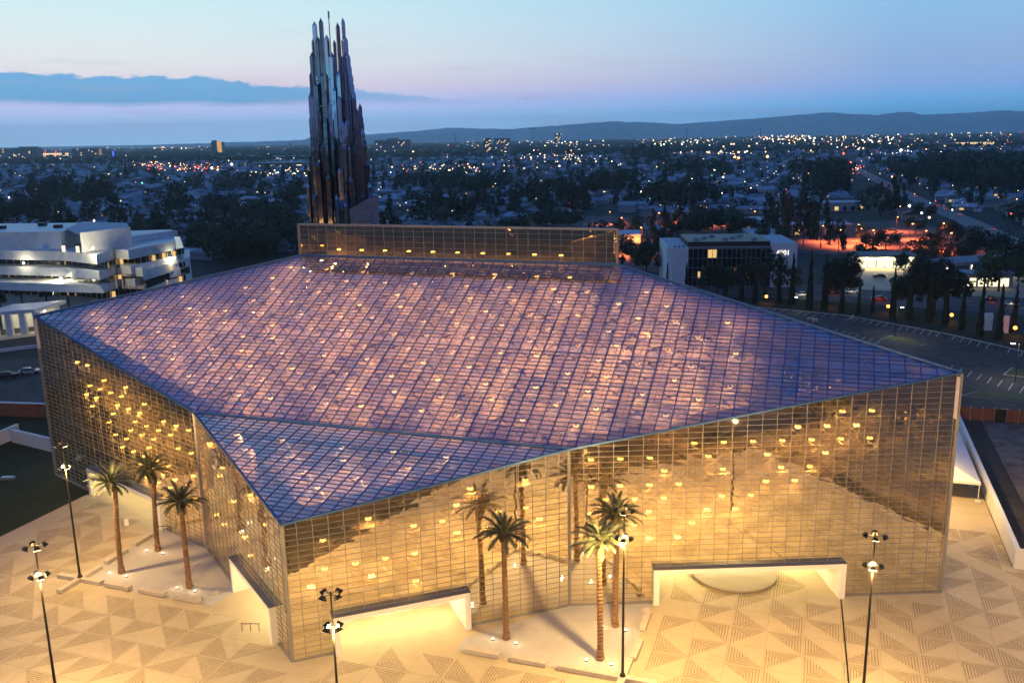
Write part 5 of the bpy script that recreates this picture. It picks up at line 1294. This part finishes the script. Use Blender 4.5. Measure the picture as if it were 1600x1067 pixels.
for p, kd, h in TSP[235:]:
    far = p.y > 1000; nq = 30 if far else 60
    wd_ = h * {'round': .5, 'tall': .2, 'cone': .24, 'airy': .35}[kd]
    for q in range(nq):
        d = Vector((rl.gauss(0, 1), rl.gauss(0, 1), rl.gauss(0, 1))).normalized()
        t = .5 + d.z * .45
        w = wd_ * (1 - t * .9 if kd in ('cone', 'tall') else 1.0)
        c = p + Vector((d.x * w, d.y * w, h * (.12 + .8 * t) if kd in ('cone', 'tall') else h * (.58 + .38 * d.z))) * 1.0
        s = h * (.15 if far else .11) * rl.uniform(.7, 1.4) * (.7 if kd in ('cone', 'tall') else 1)
        x = d.orthogonal().normalized(); x.rotate(Matrix.Rotation(rl.uniform(0, 6), 3, d)); y = d.cross(x)
        b.face(c - x * s, c + y * s * .8, c + x * s, c - y * s * .8)
stuff(b.build('tree_mass', M['leaf_dark']))
# belts of trees farther out
b = MB()
for k in range(5200):
    d = 2300 + 6500 * rl.random() ** 1.3; x = d * rl.uniform(-.62, .62); h = rl.uniform(7, 14); w = rl.uniform(6, 16)
    for q in range(5):
        c = Vector((x + rl.uniform(-w, w), d + rl.uniform(-4, 4), h * rl.uniform(.35, .8))); s = h * rl.uniform(.35, .6)
        b.face(c + Vector((-s, 0, -s * .4)), c + Vector((s, 0, -s * .5)), c + Vector((s * .6, s * .4, s * .5)), c + Vector((-s * .5, -s * .4, s * .6)))
stuff(b.build('far_woods', M['leaf_dark']))

# ================================================================== the far city
def tower_block(px_, y0, y1, dist, w, dep, label, wallm, cols, rows, litm, litp, name='apartment_block', rz=0.0, cap=None, group=None):
    """front-bottom centre where the sight line of (px_, y1) meets the ground distance given; top at the height of y0"""
    p = seen_at(px_, y1, dist); top = seen_at(px_, y0, dist).z
    o = thing(name, label, 'building', (p.x, p.y, 0), rz, group)
    b = MB(); b.box(-w / 2, w / 2, 0, dep, 0, top); b.build('wall', wallm, o)
    if cap: b = MB(); b.box(-w / 2 + w * cap[0], -w / 2 + w * cap[1], dep * .2, dep * .8, top, top + cap[2]); b.build('roof_house', wallm, o)
    b = MB(); b2 = MB()
    for i in range(cols):
        for j in range(rows):
            x = -w / 2 + w * (i + .5) / cols; z = top * (j + .6) / (rows + .4); ww, hh = w / cols * .32, top / rows * .28
            (b2 if rs.random() < litp else b).box(x - ww, x + ww, -.25, -.02, z - hh, z + hh)
    if b.f: stuff(b.build('dark_windows', M['dark_glass'], o))
    if b2.f: stuff(b2.build('lit_windows', litm, o))
    return o
cw_m, pk = M['city_wall'], mat('city_wall_pink', (.30, .24, .24), .8, 0, .1, .05)
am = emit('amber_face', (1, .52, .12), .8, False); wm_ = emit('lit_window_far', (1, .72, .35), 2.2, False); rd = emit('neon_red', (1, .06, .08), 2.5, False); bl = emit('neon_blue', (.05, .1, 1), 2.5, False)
o = tower_block(340, 222, 246, 3900, 44, 40, 'hotel tower with an amber floodlit face standing above the left skyline', cw_m, 6, 11, wm_, .08, 'hotel_tower', cap=(0, .35, 7))
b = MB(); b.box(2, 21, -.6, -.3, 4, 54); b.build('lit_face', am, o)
tower_block(614, 219, 243, 3300, 128, 30, 'wide pink hotel slab with a stepped roof right of the mirrored tower', pk, 26, 9, wm_, .05, 'wide_hotel', cap=(.35, .65, 6))
tower_block(762, 216, 240, 2900, 22, 26, 'dark narrow half of the twin office blocks near the centre skyline', M['dark_glass'], 6, 10, wm_, .3, 'office_tower')
tower_block(785, 216, 240, 2960, 52, 26, 'pale wide half of the twin office blocks near the centre skyline', M['stucco'], 14, 10, wm_, .04, 'office_tower')
o = tower_block(30, 232, 252, 3600, 150, 40, 'broad dark hotel block at the far left skyline', cw_m, 22, 8, wm_, .06, 'wide_hotel', cap=(.5, .95, 6))
tower_block(137, 232, 252, 3500, 110, 40, 'dark hotel block right of the lit hall on the left skyline', cw_m, 18, 8, wm_, .06, 'wide_hotel')
o = tower_block(87, 238, 251, 3700, 110, 40, 'low convention hall with red neon ribs on the left skyline', M['flat_roof'], 16, 2, wm_, .9, 'convention_hall')
for x in (-48, -6):
    b = MB(); b.bar((x, -1, 2), (x + 14, -1, 30), 2.2, .6, Vector((0, -1, 0))); b.build('neon_rib', rd, o)
o = tower_block(158, 231, 249, 3400, 12, 12, 'slim tower with a glowing amber edge on the left skyline', cw_m, 2, 8, am, .7, 'slim_tower')
o = tower_block(178, 236, 250, 3450, 26, 12, 'low building with a blue neon stripe on the left skyline', cw_m, 5, 4, wm_, .1, 'slim_tower'); b = MB(); b.box(-3, 3, -.5, -.3, 3, 24); b.build('neon_stripe', bl, o)
o = tower_block(1522, 222, 238, 2500, 105, 30, 'apartment block with glowing amber galleries at the right', M['stucco'], 24, 5, wm_, .75, 'apartment_block')
tower_block(1420, 219, 236, 2600, 60, 24, 'pale apartment block left of the glowing galleries', pk, 14, 6, wm_, .08)
tower_block(1465, 221, 236, 2620, 56, 24, 'grey apartment block beside the glowing galleries', M['stucco'], 12, 6, wm_, .1)
tower_block(872, 208, 222, 5200, 38, 24, 'lone small office tower far off behind the crane', cw_m, 8, 7, wm_, .2, 'office_tower')
tower_block(1160, 222, 240, 2700, 150, 30, 'long dim building before the bright far depots', cw_m, 20, 3, wm_, .1)
for k, (x, y, w) in enumerate(((915, 228, 240), (1090, 224, 260), (1250, 217, 330), (1345, 219, 300), (1400, 213, 200), (1310, 226, 260), (1480, 230, 200), (430, 250, 170), (455, 262, 150), (1210, 232, 200), (985, 232, 160))):
    p = seen(x, y); o = thing('depot', 'long flat pale-roofed depot ' + ('on the left plain before the tower' if x < 500 else 'among bright yard lights on the right plain'), 'building', (p.x, p.y, 0), ANG * .2, 'far depots')
    b = MB(); b.box(-w / 2, w / 2, 0, 60, 0, 9); b.build('wall', cw_m, o); b = MB(); b.box(-w / 2 - 1, w / 2 + 1, -1, 61, 9, 10); b.build('roof', M['flat_roof'], o)
    for i in range(int(w / 26)): b = MB(); b.box(-w / 2 + 8 + i * 26, -w / 2 + 17 + i * 26, -.3, -.05, 1, 5); b.build('dock_door', wm_ if i % 2 else cw_m, o)
# tower crane
p = seen_at(832, 226, 4200); cr = thing('tower_crane', 'slim tower crane standing on the centre skyline', 'crane', (p.x, p.y, 0)); h = seen_at(832, 201, 4200).z
b = MB(); b.tube((0, 0, 0), (0, 0, h), 1.5, n=4); b.build('mast', M['pole'], cr); b = MB(); b.bar((-16, 0, h), (26, 0, h), 2.2, 2.2, Vector((0, 1, 0))); b.build('jib', M['pole'], cr); b = MB(); b.box(-16, -11, -1.5, 1.5, h - 5, h - 1); b.build('counterweight', M['concrete'], cr)
# pylons
for k, (x, y0, y1, d) in enumerate(((1073, 199, 216, 4200), (1188, 198, 214, 4200), (711, 208, 222, 4000), (455, 222, 232, 3600))):
    p = seen_at(x, y1, d); h = seen_at(x, y0, d).z; o = thing('lattice_mast', 'thin mast on the skyline ' + ['over the right depots, left one', 'over the right depots, right one', 'left of the twin office blocks', 'left of the mirrored tower'][k], 'mast', (p.x, p.y, 0)); b = MB(); b.tube((0, 0, 0), (0, 0, h), 2.6, .8, 4); b.build('mast', M['pole'], o); b = MB(); b.box(-6, 6, -.5, .5, h * .8, h * .8 + 1); b.build('cross_arm', M['pole'], o)
# utility poles in the estate at the right
for k, (x, y, h) in enumerate(((1497, 330, 13), (1525, 345, 13), (1583, 375, 14), (1455, 312, 12), (1596, 340, 13), (1480, 350, 12))):
    p = seen(x, y); o = thing('utility_pole', 'wooden utility pole among the pale roofs right of the long avenue', 'pole', (p.x, p.y, 0), ANG, 'utility poles right of the avenue'); b = MB(); b.tube((0, 0, 0), (0, 0, h), .17, .12, 6); b.build('pole', M['bark'], o); b = MB(); b.box(-1.2, 1.2, -.07, .07, h - 1, h - .8); b.build('cross_arm', M['bark'], o)
# points of light all over the plain
LC = [('city_white', (1, .90, .66), 9), ('city_warm', (1, .66, .28), 9), ('city_orange', (1, .38, .10), 9), ('city_red', (1, .08, .05), 7), ('city_green', (.2, 1, .45), 6), ('city_blue', (.2, .4, 1), 6)]
b = MB(); mi = []
rc = random.Random(21)
def light(x, y, size, c, h=None):
    p = seen(x, y); d = p.y; 
    if d > 14000 or d < 200: return
    z = h if h is not None else rc.uniform(3, 9)
    p = seen(x, y, z)
    if p.y < 420 and (x > 1020 or x < 340): return
    b.octa((p.x, p.y, z), size * d * .00054); mi.extend([c] * 8)
for k in range(1750):
    x = rc.uniform(-10, 1610); hz = 228.5 - 29 * x / 1600
    t = rc.random(); y = hz + 3.0 + 118 * t ** 2.6
    dens = .55 + .45 * (x > 700) + .3 * (x > 1000)
    if rc.random() > dens * (.9 if t < .5 else .55): continue
    sz = rc.choices((.35, .55, .9, 1.4), (6, 5, 1.6, .35))[0]
    light(x, y, sz, rc.choices(range(6), (7, 11, 5, 1, .4, .25))[0])
for (cx_, cy_, sx, sy, n_, wts, szs) in ((290, 262, 60, 5, 90, (1, 4, 4, 6, 0, 0), (.4, .9)), (240, 258, 30, 4, 40, (1, 3, 3, 5, 0, 0), (.4, .9)), (1060, 222, 60, 5, 90, (8, 4, 2, 0, 0, 0), (.5, 1.2)), (1240, 217, 60, 6, 110, (8, 6, 2, .3, 0, 0), (.5, 1.4)), (1350, 222, 70, 8, 110, (6, 6, 3, 1, 0, 0), (.5, 1.3)), (900, 224, 50, 4, 50, (8, 5, 1, 1, 0, 0), (.4, 1)), (1120, 238, 60, 3, 40, (4, 3, 5, 1, 0, 0), (.4, 1.1)), (1450, 238, 80, 2, 30, (3, 1, 0, 0, 0, 6), (.4, .9)), (260, 231, 60, 2, 60, (6, 6, 2, 0, 0, 0), (.3, .7)), (1530, 205, 70, 6, 60, (6, 5, 2, .5, 0, 0), (.3, .9)), (700, 262, 90, 6, 60, (4, 6, 3, 1, 0, 0), (.4, 1.0)), (880, 245, 60, 8, 60, (4, 5, 1, 1, .6, 0), (.35, .9)), (1400, 202, 120, 4, 50, (6, 4, 1, .3, 0, 0), (.3, .6)), (1340, 262, 8, 4, 18, (1, 2, 2, 8, 0, 0), (.4, .9)), (430, 270, 50, 5, 40, (6, 6, 1, 0, 0, 0), (.4, 1.0)), (60, 247, 60, 3, 26, (3, 3, 1, 3, 0, 0), (.3, .7))):
    for k in range(n_): light(cx_ + rc.gauss(0, sx * .6), cy_ + rc.gauss(0, sy * .6), rc.uniform(*szs), rc.choices(range(6), wts)[0])
for (x, y, s, c) in ((362, 257, 2.2, 0), (331, 263, 2.0, 0), (416, 256, 1.8, 0), (9, 256, 1.8, 0), (1148, 246, 2.6, 2), (1154, 247, 2.2, 2), (1199, 245, 2.6, 2), (1408, 235, 2.6, 1), (1318, 240, 2, 3), (1117, 265, 2, 0), (1130, 277, 1.6, 0), (422, 322, 1.8, 0), (147, 345, 1.8, 0), (14, 309, 1.4, 0), (453, 313, 1.2, 4), (222, 286, 1.2, 4), (1421, 322, 2.6, 0), (1440, 333, 2.0, 0), (1452, 340, 2.2, 1), (1329, 254, 2.0, 3), (1332, 265, 1.6, 3), (1580, 334, 1.6, 3), (1488, 328, 1.4, 0), (1546, 351, 1.4, 1), (1002, 300, 1.6, 0), (960, 275, 1.5, 1), (868, 293, 1.5, 1), (1040, 295, 1.4, 1), (1173, 294, 1.4, 0)):
    light(x, y, s, c, 7)
for k in range(260):   # the same plain goes on behind the camera and shows in the steel tower
    d = rc.uniform(250, 2600); x = d * rc.uniform(-1.2, 1.2); b.octa((x, -d, rc.uniform(4, 9)), rc.uniform(.4, 1.1) * d * .0011); mi.extend([rc.choices(range(6), (5, 9, 4, 1, .4, .2))[0]] * 8)
for k in range(260):
    d = rc.uniform(150, 700); x = d * rc.uniform(-1.4, 1.0); b.octa((x, -d, rc.uniform(4, 8)), rc.uniform(.5, 1.2)); mi.extend([rc.choices(range(6), (4, 9, 6, 1.5, .4, .2))[0]] * 8)
me = b.mesh('city_lights', emit(*LC[0], False))
for q_ in LC[1:]: me.materials.append(emit(*q_, False))
me.polygons.foreach_set('material_index', mi); stuff(link('city_lights', me))
# ================================================================== hills
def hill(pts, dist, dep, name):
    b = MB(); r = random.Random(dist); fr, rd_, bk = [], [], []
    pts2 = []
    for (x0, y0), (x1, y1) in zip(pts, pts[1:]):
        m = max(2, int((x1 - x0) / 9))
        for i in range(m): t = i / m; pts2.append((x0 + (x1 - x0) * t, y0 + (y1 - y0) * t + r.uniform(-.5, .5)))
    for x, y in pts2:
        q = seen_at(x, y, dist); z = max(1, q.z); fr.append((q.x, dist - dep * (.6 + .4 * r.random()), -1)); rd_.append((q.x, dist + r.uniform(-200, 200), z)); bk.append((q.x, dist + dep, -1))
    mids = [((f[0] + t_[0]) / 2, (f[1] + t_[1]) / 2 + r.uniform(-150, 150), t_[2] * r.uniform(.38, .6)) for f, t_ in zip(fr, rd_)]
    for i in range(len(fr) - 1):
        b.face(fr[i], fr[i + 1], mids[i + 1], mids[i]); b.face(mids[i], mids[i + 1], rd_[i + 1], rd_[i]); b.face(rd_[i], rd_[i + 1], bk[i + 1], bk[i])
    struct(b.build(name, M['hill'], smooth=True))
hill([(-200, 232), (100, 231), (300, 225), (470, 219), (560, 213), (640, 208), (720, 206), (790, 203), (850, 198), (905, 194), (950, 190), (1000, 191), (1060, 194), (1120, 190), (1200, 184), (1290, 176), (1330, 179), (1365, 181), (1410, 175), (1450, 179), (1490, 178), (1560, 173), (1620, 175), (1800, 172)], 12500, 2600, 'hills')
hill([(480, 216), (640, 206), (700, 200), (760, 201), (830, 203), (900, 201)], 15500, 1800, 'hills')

# ================================================================== haze
HZ = bpy.data.materials.new('haze_air'); HZ.use_nodes = True; ht = HZ.node_tree; ht.nodes.clear()
pv_ = ht.nodes.new('ShaderNodeVolumePrincipled'); pv_.inputs['Color'].default_value = (.75, .94, 1.0, 1); pv_.inputs['Density'].default_value = HAZE; pv_.inputs['Anisotropy'].default_value = .6
ho = ht.nodes.new('ShaderNodeOutputMaterial'); ht.links.new(pv_.outputs[0], ho.inputs['Volume'])
b = MB(); b.box(-18000, 18000, -200, 18500, -1.2, 420); stuff(b.build('haze', HZ))
